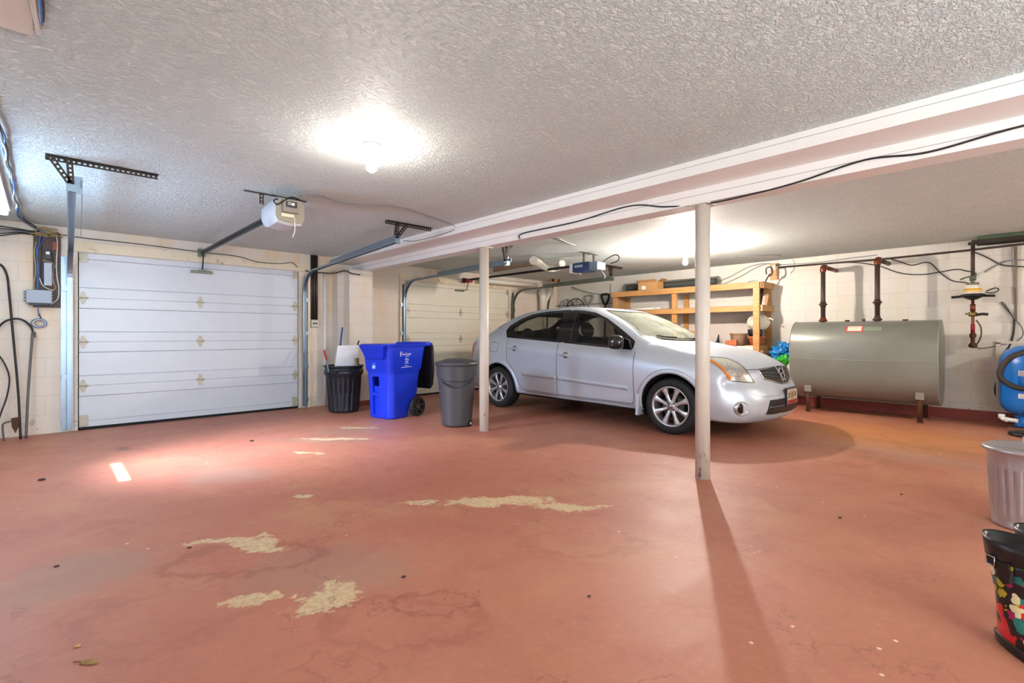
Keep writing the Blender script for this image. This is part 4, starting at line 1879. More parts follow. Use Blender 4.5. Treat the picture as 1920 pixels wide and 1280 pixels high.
# the blue opener over the car
t = thing('garage_door_opener', 'dark blue boxed motor opener hanging above the car', 'garage door opener', (5.85, 4.45, 2.0), world=True)
M_blueop = mat('opener_navy', (36, 58, 98), .35)
b = MB()
b.bx(5.74, 5.96, 4.36, 4.66, 2.035, 2.175, bev=.015)
b.build('motor_housing', M_blueop, t, angle=40)
b = MB()
b.loft([[(5.85 + a * .112, 4.66, 2.03 + c * .15) for a, c in ((-1, 0), (-1, 1), (1, 1), (1, 0))], [(5.85 + a * .105, 4.72, 2.035 + c * .13) for a, c in ((-1, 0), (-1, 1), (1, 1), (1, 0))]], smooth=False)
b.build('lamp_cover', mat('lamp_cover_white', (222, 222, 226), .35), t)
b = MB()
b.bx(5.745, 5.955, 4.20, 4.36, 2.04, 2.165, bev=.02)
b.build('lamp_cover', M_galv, t)
b = MB()
b.bx(5.7385, 5.741, 4.47, 4.61, 2.105, 2.135)
lb = b.build('maker_label', mat('silver_label', (214, 216, 222), .3), t)
b = MB()
b.bx(5.737, 5.739, 4.49, 4.59, 2.113, 2.127)
b.build('label_lettering', mat('label_grey', (120, 128, 150), .4), lb)
b = MB()
b.bx(5.83, 5.87, 4.70, 7.41, 2.13, 2.165)
b.build('rail', M_black, t)
b = MB()
b.bx(5.81, 5.89, 7.38, 7.44, 2.10, 2.19)
b.build('header_bracket', M_rust, t)
b = MB()
b.tube([(5.85, 7.33, 2.13), (5.90, 7.36, 2.09), (5.90, 7.42, 1.96), (5.82, 7.44, 1.95)], .008, 6)
b.build('door_arm', M_angle, t)
b = MB()
b.bx(5.66, 5.86, 7.445, 7.47, 1.93, 1.965)
b.build('arm_bracket', M_galvd, t)
b = MB()
b.bx(5.77, 5.86, 7.18, 7.30, 2.09, 2.14)
b.build('trolley', mat('trolley_red', (150, 36, 34), .5), t)
opener_mount(t, 5.86, 4.44, 2.17, .22)
b = MB()
b.tube(smooth_path([(5.92, 4.24, 2.16), (5.97, 4.18, 2.22), (5.98, 4.06, 2.26), (5.96, 3.98, 2.22), (5.94, 3.99, 2.16), (5.93, 4.10, 2.13)], 6), .008, 6)
b.build('power_cord', M_black, t)

# ------------------------------------------------------------------ outlet with its conduits beside the white door
for k in range(3):
    b = MB()
    b.cyl((2.925 + k * .038, YF - .022, 1.33), (2.925 + k * .038, YF - .022, ZC - .005), .017, seg=12)
    tag(b.build('conduit', mat('dark_brown_conduit', (58, 44, 36), .45, .2) if k == 0 else bpy.data.materials['dark_brown_conduit']), 'one of three dark brown upright conduits above the grey outlet box', 'conduit', 'conduits above the outlet box')
t = thing('outlet_box', 'grey steel outlet box with two sockets right of the white garage door', 'outlet', (2.965, YF, 1.27), world=True)
b = MB()
b.bx(2.905, 3.02, YF - .05, YF - .001, 1.21, 1.325, bev=.008)
b.build('box', M_galvd, t)
b = MB()
b.bx(2.91, 3.015, YF - .054, YF - .05, 1.215, 1.32)
b.build('face_plate', mat('outlet_face', (196, 190, 178), .4), t)
for x in (2.945, 2.985):
    b = MB()
    b.cyl((x, YF - .058, 1.27), (x, YF - .054, 1.27), .014, seg=16)
    b.build('socket', M_black, t)
b = MB()
b.cyl((3.13, YF - .02, .0), (3.13, YF - .02, 2.09), .018, seg=16)  # white bar drawn in place of a lit upright edge
tag(b.build('white_pipe', mat('white_pipe_paint', (236, 234, 230), .4)), 'thin white painted upright pipe left of the block pier', 'pipe')

# ------------------------------------------------------------------ the wiring board at the left
t = thing('wiring_board', 'dark wooden wiring board crowded with cables at the left of the white garage door', 'wiring board', (.03, YF, 1.8), world=True)
b = MB()
b.bx(-.095, .125, YF - .022, YF - .001, 1.40, 2.235)
b.build('board', M_darkwood, t)
b = MB()
b.bx(-.01, .054, YF - .062, YF - .022, 1.64, 1.89, bev=.004)
for k in range(14):
    for x in (.0, .018, .036):
        b.bx(x, x + .012, YF - .068, YF - .062, 1.65 + k * .0165, 1.66 + k * .0165)
b.build('terminal_strip', mat('terminal_grey', (170, 178, 190), .4), t)
b = MB()
b.bx(-.005, .05, YF - .05, YF - .022, 1.93, 2.03, bev=.004)
b.build('relay', M_blackp, t)
b = MB()
b.bx(.005, .035, YF - .056, YF - .05, 1.985, 2.015)
b.build('relay_terminal', M_whitep, t)
b = MB()
b.bx(.06, .095, YF - .04, YF - .022, 2.04, 2.13)
b.build('staple_plate', M_copper, t)
CW = {'white': mat('cable_white', (206, 202, 190), .5), 'blue': mat('cable_blue', (58, 110, 176), .45), 'black': mat('cable_black', (30, 28, 28), .5), 'grey': mat('cable_grey', (120, 124, 130), .5), 'tan': mat('cable_tan', (176, 150, 104), .5), 'yellow': mat('cable_yellow', (190, 170, 70), .5)}


def cable(name, pts, r, m, parent=None, n=8):
    b = MB()
    b.tube(smooth_path(pts, n), r, 6)
    return b.build(name, m, parent)


yb_ = YF - .035
for (cn, r, P) in (('white', .006, [(.09, yb_, 2.22), (.098, yb_, 2.1), (.09, yb_ - .01, 1.9), (.095, yb_, 1.75), (.11, yb_, 1.62), (.10, yb_, 1.5), (.04, yb_ - .01, 1.43)]),
                   ('blue', .005, [(-.03, yb_, 2.25), (-.045, yb_, 2.12), (-.06, yb_, 2.0), (-.062, yb_ - .01, 1.8), (-.058, yb_ - .05, 1.56), (-.06, yb_ - .06, 1.46), (-.055, yb_ - .02, 1.36), (-.05, yb_, 1.30)]),
                   ('blue', .005, [(.0, yb_, 2.2), (-.03, yb_, 2.1), (-.068, yb_ - .01, 2.03), (-.055, yb_, 1.85), (-.05, yb_, 1.66), (-.055, yb_ - .04, 1.56)]),
                   ('tan', .005, [(-.07, yb_, 2.12), (-.085, yb_, 2.0), (-.075, yb_, 1.8), (-.09, yb_, 1.65), (-.08, yb_ - .03, 1.58)]),
                   ('black', .005, [(-.03, yb_, 2.2), (-.03, yb_, 1.95), (-.035, yb_, 1.75), (.0, yb_, 1.62), (.03, yb_, 1.585)]),
                   ('white', .005, [(-.045, yb_, 1.72), (-.02, yb_ - .01, 1.64), (.03, yb_ - .02, 1.60), (.07, yb_ - .02, 1.59)]),
                   ('tan', .005, [(-.02, yb_, 1.92), (.02, yb_ - .01, 1.905), (.065, yb_, 1.88), (.06, yb_, 1.75), (.07, yb_, 1.66), (.085, yb_, 1.62), (.07, yb_ - .01, 1.60)]),
                   ('black', .005, [(.04, yb_, 2.04), (.06, yb_, 1.96), (.065, yb_, 1.85), (.075, yb_, 1.78)]),
                   ('grey', .005, [(.115, yb_, 1.9), (.07, yb_, 1.84), (.06, yb_, 1.72), (.055, yb_, 1.66)])):
    cable('cable', P, r, CW[cn], t)
b = MB()
for k in range(40):
    a = random.uniform(0, 6.28)
    c = Vector((random.uniform(-.07, .12), yb_ - random.uniform(0, .03), random.uniform(2.18, 2.27)))
    d = Vector((random.uniform(-.06, .06), random.uniform(-.01, .01), random.uniform(-.015, .015)))
    b.tube([c - d, c + Vector((0, -.008, .01)), c + d], .004, 5)
b.build('wire_tangle', CW['tan'], t)

t = thing('junction_box', 'grey metal junction box mounted low on the dark wiring board', 'junction box', (-.05, YF, 1.5), world=True)
b = MB()
b.bx(-.15, .055, YF - .115, YF - .024, 1.44, 1.585, bev=.006)
b.build('box', mat('junction_grey', (128, 134, 142), .4, .3), t)
for (x, s) in ((-.155, -1), (.058, 1)):
    for k in range(4):
        b = MB()
        b.cyl((x - .012, YF - .07, 1.465 + k * .033), (x + .012, YF - .07, 1.465 + k * .033), .010, seg=10)
        b.build('cable_gland', M_galv, t)
b = MB()
b.bx(-.13, .03, YF - .10, YF - .03, 1.42, 1.44)
b.build('terminal_base', M_blackp, t)
t = thing('cable_coil', 'coil of blue and white cable hanging under the wiring board', 'cable', (-.05, YF - .02, 1.22), world=True)
for k, cn in enumerate(('blue', 'white', 'grey')):
    b = MB()
    rx, rz = .062 - k * .012, .05 - k * .009
    b.tube([(-.05 + math.cos(a) * rx + k * .004, YF - .025 - k * .006, 1.225 + math.sin(a) * rz) for a in [2 * PI * q / 28 for q in range(28)]], .005, 6, closed=True)
    b.build('cable_loop', CW[cn], t)
cable('cable', [(-.055, YF - .02, 1.34), (-.04, YF - .02, 1.30), (-.03, YF - .02, 1.27)], .006, CW['black'], t)

# cables on the ceiling and along the wall top
t = thing('cable_bundle', 'bundle of blue and black cables along the ceiling beside the fluorescent light', 'cable', (-.19, 5.5, ZC), world=True)
for k, cn in enumerate(('black', 'blue', 'grey', 'blue', 'white', 'black')):
    P = []
    for q in range(12):
        y = 3.6 + q * .3
        P.append((-.19 + random.uniform(-.014, .014) + q * .0005, y, ZC - .02 - random.uniform(0, .02)))
    P += [(-.16 + random.uniform(-.02, .02), 7.15, ZC - .03), (-.09 + random.uniform(-.02, .02), YF - .05, 2.27), (-.05 + .02 * k, YF - .04, 2.22)]
    cable('cable', P, .007 if k < 3 else .005, CW[cn], t)
for k in range(5):
    P = [(-.62, YF - .03, 2.25 - k * .035), (-.40, YF - .03, 2.245 - k * .03 + random.uniform(-.01, .01)), (-.2, YF - .03, 2.235 - k * .012), (-.06, YF - .03, 2.22 - k * .008), (.03, YF - .04, 2.215)]
    tag(cable('wall_cable', P, .006, CW['black' if k != 2 else 'grey']), 'dark cable running along the wall top into the wiring board', 'cable', 'cables entering the wiring board')
tag(cable('header_wire', [(.10, YF - .04, 2.225), (.30, YF - .035, 2.21), (.8, YF - .035, 2.205), (1.45, YF - .036, 2.185), (1.9, YF - .036, 2.175), (2.15, YF - .036, 2.125), (2.45, YF - .036, 2.13), (2.62, YF - .05, 2.16), (2.70, YF - .06, 2.10)], .005, CW['black']), 'thin black wire sagging across the header above the white garage door', 'wire')
tag(cable('pier_cable', [(2.82, YF - .06, 2.06), (2.95, YF - .05, 2.05), (3.15, 7.2, 2.03), (3.25, 7.03, 2.06), (3.36, 7.02, 2.03), (3.5, 7.02, 2.02)], .009, CW['black']), 'dark cable looped across the top of the block pier', 'cable')
tag(cable('opener_wire', [(1.56, 4.24, 2.28), (1.70, 4.20, 2.305), (2.0, 4.27, 2.305), (2.37, 4.06, 2.305), (2.79, 4.15, 2.305), (3.24, 4.30, 2.30), (3.25, 4.36, 2.25), (3.20, 4.8, 2.22), (2.98, 4.72, 2.15), (2.80, 4.62, 2.12)], .004, CW['grey']), 'thin wire crossing the ceiling from the pale grey opener to the beam', 'wire')
tag(cable('beam_cable', [(BX1 - .008, 3.60, 2.10), (BX1 - .008, 3.55, 2.148), (BX1 - .008, 2.86, 2.152), (BX1 - .006, 2.28, 2.19), (BX1 - .008, 1.95, 2.12), (BX1 + .03, 1.63, 2.090), (BX1 + .01, 1.3, 2.088), (BX1 - .008, .99, 2.104), (BX1 - .008, .64, 2.155), (BX1 - .008, .35, 2.123), (BX1 - .008, -.02, 2.157), (BX1 - .008, -.5, 2.15)], .006, CW['black']), 'black cable draped along the lower step of the ceiling beam', 'cable')

# fluorescent fixture at the top left
t = thing('fluorescent_light', 'lit white fluorescent ceiling light at the left edge, beside the cable bundle', 'lamp', (-.37, 5.1, ZC), world=True)
b = MB()
b.bx(-.50, -.24, 3.9, 6.6, ZC - .05, ZC - .001)
b.build('housing', M_whitep, t)
b = MB()
b.bx(-.49, -.25, 3.93, 6.57, ZC - .10, ZC - .05, bev=.015)
M_tube = emis('lit_diffuser', (.74, .88, 1.0), 6.0)
b.build('diffuser', M_tube, t)
b = MB()
b.bx(-.55, -.035, 1.6, 2.74, ZC - .018, ZC - .001)
tag(b.build('ceiling_panel', mat('panel_paint', (216, 210, 200), .6, bump=.2)), 'plain painted panel on the ceiling in the top left corner', 'panel')
t = thing('cable_end', 'white and blue cable ends taped to the ceiling at the top left', 'cable', (-.03, 2.6, ZC), world=True)
for k, cn in enumerate(('white', 'white', 'tan', 'blue', 'black')):
    cable('cable', [(-.045 + k * .008, 2.2, ZC - .022), (-.035 + k * .007, 2.45, ZC - .026 - .004 * (k % 2)), (-.02 + k * .003, 2.70 - .03 * k, ZC - .02)], .006, CW[cn], t)

# ------------------------------------------------------------------ garden hooks leaning at the far left
M_hook = mat('hook_black_paint', (34, 33, 34), .45, .3, vary=.2)
M_pole = mat('grey_pole', (96, 94, 92), .5, .3, vary=.15)
t = thing('shepherd_hook', 'tall black garden hook with a forked foot leaning at the far left', 'garden hook', (-.19, 7.2, 0), world=True)
cable('pole', [(-.185, 7.20, .01), (-.205, 7.26, .5), (-.245, 7.33, 1.1), (-.280, 7.40, 1.60)], .0115, M_hook, t)
cable('hook', [(-.280, 7.40, 1.60), (-.288, 7.41, 1.70), (-.31, 7.415, 1.79), (-.345, 7.42, 1.84), (-.40, 7.42, 1.85), (-.45, 7.42, 1.80), (-.47, 7.42, 1.72)], .011, M_hook, t)
cable('foot_bar', [(-.195, 7.21, .225), (-.26, 7.20, .205), (-.305, 7.20, .19), (-.315, 7.20, .15), (-.305, 7.19, .01)], .009, M_pole, t)
b = MB()
b.prism([(-.255, .235), (-.195, .245), (-.20, .14), (-.222, .075), (-.25, .15)], lambda x, z: (x, 7.188, z), lambda x, z: (x, 7.196, z))
b.build('spear_foot', M_rust, t)
t = thing('shepherd_hook', 'grey pole with a black curved top leaning on the wall beside the door track', 'garden hook', (-.14, 7.2, 0), world=True)
cable('pole', [(-.145, 7.20, .01), (-.13, 7.27, .5), (-.105, 7.36, 1.0), (-.10, 7.39, 1.10)], .013, M_pole, t)
cable('hook', [(-.10, 7.39, 1.10), (-.098, 7.40, 1.14), (-.115, 7.41, 1.19), (-.16, 7.42, 1.245), (-.22, 7.42, 1.27), (-.29, 7.42, 1.25), (-.34, 7.42, 1.20), (-.38, 7.42, 1.12)], .011, M_hook, t)
b = MB()
b.bx(-.105, -.072, 7.375, 7.405, 1.07, 1.13)
b.build('clip', M_blackp, t)
tag(cable('bent_rod', [(-.42, 7.40, .98), (-.36, 7.40, .90), (-.30, 7.38, .77), (-.272, 7.36, .63), (-.29, 7.33, .45), (-.335, 7.28, .27), (-.38, 7.25, .06), (-.39, 7.24, .01)], .008, M_hook), 'thin bent black rod leaning at the far left edge of the wall', 'rod')
# ------------------------------------------------------------------ bins between the doors
M_bin = mat('black_can_plastic', (30, 33, 40), .38, bump=.08, bscale=30)
t = thing('trash_can', 'black ribbed open trash can standing before the block pier', 'trash can', (3.09, 6.70, 0))


def ribs(r, z, a):
    if .03 < z < .50:
        s = math.cos(a * 20)
        k = min(1, (z - .03) / .03) * min(1, (.50 - z) / .03)
        return r - (.011 if s > .25 else (0.0 if s < -.25 else .0055 + s * .022)) * k
    return r


b = MB()
prof = [(0, .004), (.19, .004), (.205, .02)]
for k in range(15):
    z = .03 + k * .034
    prof.append((.205 + .05 * z / .66, z))
prof += [(.255, .53), (.268, .545), (.270, .60), (.258, .605), (.258, .635), (.274, .64), (.276, .662), (.258, .664), (.250, .63), (.20, .05), (0, .04)]
b.lathe(prof, (0, 0, 0), 120, fn=ribs)
b.build('body', M_bin, t)
for a in (-2.5, .7):
    c = Vector((math.cos(a), math.sin(a), 0))
    n = Vector((-c.y, c.x, 0))
    b = MB()
    b.tube(smooth_path([c * .262 + n * .06 + Vector((0, 0, .59)), c * .295 + n * .045 + Vector((0, 0, .585)), c * .30 + Vector((0, 0, .58)), c * .295 - n * .045 + Vector((0, 0, .585)), c * .262 - n * .06 + Vector((0, 0, .59))], 4), .011, 8)
    b.build('handle', M_bin, t)
CANP = Vector((3.09, 6.70, 0))


def at_px(u, v, Y):
    d = ray(u, v)
    k = Y / d.y
    return CAMP + d * k


# what sticks out of the can
p = [at_px(633, 648, 6.68), at_px(672, 647, 6.62), at_px(671, 690, 6.58), at_px(627, 690, 6.62)]
b = MB()
n = (p[1] - p[0]).cross(p[3] - p[0]).normalized() * .006
b.prism([(k, 0) for k in range(4)], lambda k, _: p[k] - n, lambda k, _: p[k] + n)
tag(b.build('foam_board', mat('white_foam_board', (232, 234, 236), .6, bump=.1)), 'white board standing in the black ribbed trash can', 'board')
tag(cable('broom_stick', [at_px(642, 614, 7.02), at_px(638, 650, 6.86), at_px(634, 700, 6.66)], .013, mat('broom_blue', (52, 92, 150), .4)), 'blue broom stick standing in the black ribbed can against the pier', 'broom')
t2 = thing('hand_shears', 'red gripped garden shears stuck in the left of the black ribbed can', 'shears', at_px(611, 690, 6.62), world=True)
cable('grip', [at_px(608, 656, 6.60), at_px(609.5, 665, 6.60), at_px(612, 674, 6.60)], .013, mat('grip_red', (190, 34, 40), .45), t2)
cable('shaft', [at_px(612, 674, 6.60), at_px(614, 684, 6.60), at_px(616, 697, 6.60)], .009, M_galv, t2)
tag(cable('digging_tool', [at_px(673, 639, 6.75), at_px(670, 650, 6.72), at_px(664, 695, 6.66)], .012, M_blackp), 'short black tool handle behind the white board in the ribbed can', 'tool')
b = MB()
q = at_px(669, 677, 6.54)
b.box(q, (.05, .04, .10), rz=.3)
tag(b.build('wood_offcut', M_ply), 'small brown wood offcut wedged in the right of the ribbed can', 'offcut')

# ------------------------------------------------------------------ the blue cart
M_bluecart = mat('cart_blue_plastic', (10, 50, 200), .36, vary=.04, bump=.06, bscale=120)
CT = Vector((3.41, 5.85, 0))
CR = math.radians(12)
t = thing('recycling_cart', 'blue wheeled recycling cart with its black lid hanging open', 'recycling cart', CT, CR)


def rrect(x0, x1, hy, r, z, n=6):
    out = []
    for (cx, cy, a0) in ((x1 - r, hy - r, 0), (x0 + r, hy - r, 90), (x0 + r, -hy + r, 180), (x1 - r, -hy + r, 270)):
        for k in range(n + 1):
            a = math.radians(a0 + 90 * k / n)
            out.append((cx + r * math.cos(a), cy + r * math.sin(a), z))
    return out


b = MB()
R = [rrect(-.255, .075, .215, .09, .004), rrect(-.265, .085, .225, .09, .02), rrect(-.268, .10, .228, .09, .12), rrect(-.272, .235, .235, .09, .29),
     rrect(-.285, .262, .248, .085, .58), rrect(-.287, .264, .25, .085, .605), rrect(-.303, .285, .264, .08, .635), rrect(-.325, .325, .283, .07, .935),
     rrect(-.345, .345, .300, .06, .94), rrect(-.35, .35, .305, .06, .97), rrect(-.34, .34, .295, .055, .976), rrect(-.315, .315, .272, .06, .97), rrect(-.27, .25, .225, .08, .62), rrect(-.235, .20, .20, .08, .34), rrect(-.20, .05, .18, .08, .31)]
b.loft(R, smooth=True)
bmesh.ops.recalc_face_normals(b.bm, faces=list(b.bm.faces))
tmp = mesh_obj(b.bm, 'cart_tmp')
b.bm.free()
m1 = MB()
m1.bx(-.40, -.235, -.02, .11, .05, .30)
bmesh.ops.recalc_face_normals(m1.bm, faces=list(m1.bm.faces))
m2 = MB()
m2.bx(-.40, -.245, -.02, .11, .335, .55)
bmesh.ops.recalc_face_normals(m2.bm, faces=list(m2.bm.faces))
me = cut(tmp, [m1.bm, m2.bm])
bpy.data.objects.remove(tmp)
me.name = 'body'
me.materials.clear()
me.materials.append(M_bluecart)
for p_ in me.polygons:
    p_.use_smooth = True
me.set_sharp_from_angle(angle=math.radians(32))
o = bpy.data.objects.new('body', me)
COL.objects.link(o)
o.parent = t
b = MB()
# flared front lip with its tapered cheeks
rings = []
for (z, xo, hy) in ((.775, -.318, .15), (.79, -.345, .17), (.955, -.40, .235), (.968, -.395, .235)):
    rings.append([(-.30, hy, z), (xo, hy, z), (xo, -hy, z), (-.30, -hy, z)])
b.loft(rings, smooth=False)
b.build('front_lip', M_bluecart, t)
b = MB()
b.bx(.30, .40, -.30, .30, .945, .995, bev=.012)
b.cyl((.40, -.27, .985), (.40, .27, .985), .016, seg=12)
b.build('handle_bar', M_bluecart, t)
b = MB()
rings = []
for (z, x, hy, th) in ((.985, .425, .285, .03), (.93, .445, .29, .045), (.60, .47, .275, .05), (.40, .475, .25, .05), (.34, .465, .22, .03)):
    rings.append(rrect(x - th / 2, x + th / 2, hy, min(.012, th / 3), z, 3))
b.loft(rings, smooth=False)
b.build('lid', M_blackp, t, angle=40)
for s in (-1, 1):
    w_ = MB()
    MY = Matrix(((1, 0, 0), (0, 0, s), (0, 1, 0)))
    w_.lathe([(.095, .0), (.125, .0), (.132, .012), (.132, .045), (.125, .056), (.100, .056), (.096, .05)], (.165, s * .235, .132), 40, MY, closed=True)
    wo = w_.build('wheel', M_tyre, t)
    w_ = MB()
    for k in range(6):
        a = 2 * PI * k / 6 + .3
        c_, s_ = math.cos(a), math.sin(a)
        q = []
        for (r_, hw) in ((.02, .010), (.10, .017)):
            q.append([(.165 + c_ * r_ - s_ * hh, s * (.235 + yy), .132 + s_ * r_ + c_ * hh) for (hh, yy) in ((-hw, .02), (-hw * .6, .05), (hw * .6, .05), (hw, .02))])
        w_.loft(q, smooth=False)
    w_.cyl((.165, s * .24, .132), (.165, s * .295, .132), .026, seg=20)
    w_.lathe([(0, .012), (.1, .012), (.1, .004), (0, .004)], (.165, s * .235, .132), 32, MY)
    w_.build('hub', mat('wheel_hub_grey', (62, 58, 54), .5) if s < 0 else bpy.data.materials['wheel_hub_grey'], wo)
b = MB()
b.cyl((.165, -.235, .132), (.165, .235, .132), .012, seg=10)
b.build('axle', M_galvd, t)
M_ink = mat('white_print', (232, 232, 240), .5)
yd = Vector((0, -.02, .31)).normalized()
sd = lambda x, z: (x, -.2665 - (z - .635) * (.019 / .30) - .0015, z)
text_mesh('logo_lettering', 'SunCoast', .042, M_ink, t, sd(-.045, .845), (1, 0, 0), yd)
text_mesh('logo_lettering', 'SERVICES', .017, M_ink, t, sd(-.03, .815), (1, 0, 0), yd)
b = MB()
c0 = Vector(sd(-.14, .845))
b.tube([c0 + Vector((.012 + .022 * math.cos(a), 0, .034 * math.sin(a))) for a in [math.radians(80 + 170 * k / 10) for k in range(11)]], [.002 + .004 * math.sin(PI * k / 10) for k in range(11)], 6)
b.build('logo_swirl', M_ink, t)
b = MB()
# recycling triangle of three chasing arrows
c0 = Vector(sd(-.035, .765))
for k in range(3):
    a0 = math.radians(90 + 120 * k)
    a1 = math.radians(90 + 120 * (k + 1))
    P = [c0 + Vector((math.cos(a0 + (a1 - a0) * f) * .026 * (1 - .18 * math.sin(PI * f)), 0, math.sin(a0 + (a1 - a0) * f) * .026 * (1 - .18 * math.sin(PI * f)))) for f in (.12, .35, .6, .82)]
    b.tube(P, [.0065, .0075, .0075, .003], 6)
b.build('recycling_symbol', M_ink, t)
text_mesh('logo_lettering', 'RECYCLE', .018, M_ink, t, sd(-.035, .722), (1, 0, 0), yd)
text_mesh('logo_lettering', 'MATERIALS', .013, M_ink, t, sd(-.035, .690), (1, 0, 0), yd)
b = MB()
q = [Vector(sd(-.125, .670)), Vector(sd(.06, .676))]
b.tube(q, .0032, 6)
b.build('printed_rule', M_ink, t)
b = MB()
b.bx(-.318, -.3075, .015, .07, .655, .70)
b.build('bar_label', mat('pale_blue_label', (150, 190, 240), .5), t)
text_mesh('label_lettering', '01 7604', .022, mat('pale_blue_print', (120, 160, 240), .5), t, (-.3155, .045, .722), (0, -1, 0), (0, 0, 1))

# ------------------------------------------------------------------ the grey lidded bin
M_gbin = mat('charcoal_bin_plastic', (66, 66, 70), .42, bump=.12, bscale=150)
GB = Vector((3.605, 4.72, 0))
t = thing('trash_can', 'charcoal round trash can with a domed lid beside the farther white post', 'trash can', GB)
face = math.atan2(-GB.y, -GB.x)


def gcol(r, z, a):
    d = (a - face + PI) % (2 * PI) - PI
    q = abs(d) / 1.15
    if q < 1:
        zc_ = .475 + .115 * q * q
        z1 = zc_ + .075 * (1 - q * q)
        if z > z1:
            return r + .012
        if z > zc_:
            return r - .05 * (1 - q * q) ** .5
        return r
    return r + (.012 if z > .59 else 0)


b = MB()
prof = [(0, .004), (.16, .004), (.176, .02)]
for k in range(80):
    z = .03 + k * .0088
    prof.append((.177 + .063 * z / .74, z))
prof += [(.25, .735), (.255, .741), (0, .741)]
b.lathe(prof, (0, 0, 0), 96, fn=gcol)
b.build('body', M_gbin, t, angle=50)
b = MB()
b.lathe([(.262, .735), (.266, .745), (.264, .765), (.25, .775), (.235, .772), (.21, .785), (.12, .81), (.0, .818)], (0, 0, 0), 64)
b.lathe([(.262, .735), (.24, .742), (0, .742)], (0, 0, 0), 64)
b.build('lid', M_gbin, t)
wd = Vector((math.cos(face + 1.0), math.sin(face + 1.0), 0))
wn_ = Vector((-wd.y, wd.x, 0))
for s in (1,):
    c = wd * .165 + Vector((0, 0, .04))
    w_ = MB()
    dirw = (wd * .55 - wn_ * .85).normalized()
    w_.cyl(c, c + wd * .03, .038, seg=20)
    wo = w_.build('wheel', M_tyre, t)
    w_ = MB()
    w_.cyl(c + wd * .028, c + wd * .034, .014, seg=14)
    w_.build('wheel_cap', M_whitep, wo)
# ------------------------------------------------------------------ oil tank
def tank_mat():
    N = NT('oil_tank_grey_paint')
    co = N.objco()
    p = N.pos()
    c = N.mix(N.noise(3, 4, .6, co), srgb(112, 112, 104), srgb(132, 132, 124))
    mp = N.n('ShaderNodeMapping')
    mp.inputs['Scale'].default_value = (1, 3, 1)
    N.l(p, mp.inputs['Vector'])
    scr = N.ramp(N.noise(22, 6, .8, mp.outputs[0], 1.2), .62, .68)
    area_ = N.ramp(N.noise(2.2, 2, .5, p), .46, .58)
    c = N.mix(N.math('MULTIPLY', N.math('MULTIPLY', scr, area_), .7), c, srgb(176, 168, 130))
    N.l(c, N.b.inputs['Base Color'])
    N.setp(Roughness=.36, Metallic=.25)
    return N.m


TX, TY0, TY1, TZ0, TZ1, TW = 8.13, .665, 2.30, .20, 1.285, .33
t = thing('oil_tank', 'grey steel heating oil tank on short pipe legs against the right wall', 'oil tank', (TX, 1.48, 0), world=True)


def obround(s, n=14):
    w = TW * s
    r = w
    hz = (TZ1 - TZ0) / 2 * (1 if s > .98 else (1 - (1 - s) * .62))
    zc = (TZ0 + TZ1) / 2
    out = []
    for k in range(n + 1):
        a = PI * k / n
        out.append((TX + r * math.cos(a), zc + hz - r + r * math.sin(a)))
    for k in range(n + 1):
        a = PI + PI * k / n
        out.append((TX + r * math.cos(a), zc - hz + r + r * math.sin(a)))
    return out


b = MB()
rings = []
for (y, s) in ((TY0 - .014, .02), (TY0 - .013, .55), (TY0 - .009, .90), (TY0, .988), (TY0 + .012, 1.0), (TY1 - .012, 1.0), (TY1, .988), (TY1 + .009, .90), (TY1 + .013, .55), (TY1 + .014, .02)):
    rings.append([(x, y, z) for x, z in obround(s)])
b.loft(rings)
M_tank = tank_mat()
b.build('shell', M_tank, t, angle=40)
b = MB()
zc = (TZ0 + TZ1) / 2
for y in (TY0 + .004, TY1 - .004):
    b.tube([(TX + (x - TX) * 1.006, y, zc + (z - zc) * 1.004) for x, z in obround(1.0)], .006, 6, closed=True)
b.tube([(TX - TW - .001, TY0, .755), (TX - TW - .001, TY1, .755)], .0045, 6)
b.build('weld_seam', mat('weld_seam_grey', (150, 150, 138), .4, .2), t)
for (x, y) in ((7.875, 2.075), (7.875, .845), (8.39, 2.075), (8.39, .845)):
    b = MB()
    b.cyl((x, y, .0), (x, y, .36), .026, seg=16)
    b.cyl((x, y, .0), (x, y, .012), .036, seg=16)
    lg = b.build('leg', M_rust, t)
    b = MB()
    sx = -1 if x < TX else 1
    b.box((x + sx * .0, y, .335), (.075, .085, .095), bev=.006)
    b.build('leg_socket', mat('leg_socket_grey', (136, 134, 126), .5, .2) if 'leg_socket_grey' not in bpy.data.materials else bpy.data.materials['leg_socket_grey'], lg)


def tank_skin(y, ang, off=.002):
    r = TW + off
    return Vector((TX + r * math.cos(ang), y, TZ1 - TW + r * math.sin(ang)))


def tank_label(name, y0, y1, a0, a1, m, off, parent):
    b = MB()
    n = 6
    for k in range(n):
        q0, q1 = a0 + (a1 - a0) * k / n, a0 + (a1 - a0) * (k + 1) / n
        b.quad(tank_skin(y0, q0, off), tank_skin(y1, q0, off), tank_skin(y1, q1, off), tank_skin(y0, q1, off), True)
    return b.build(name, m, parent)


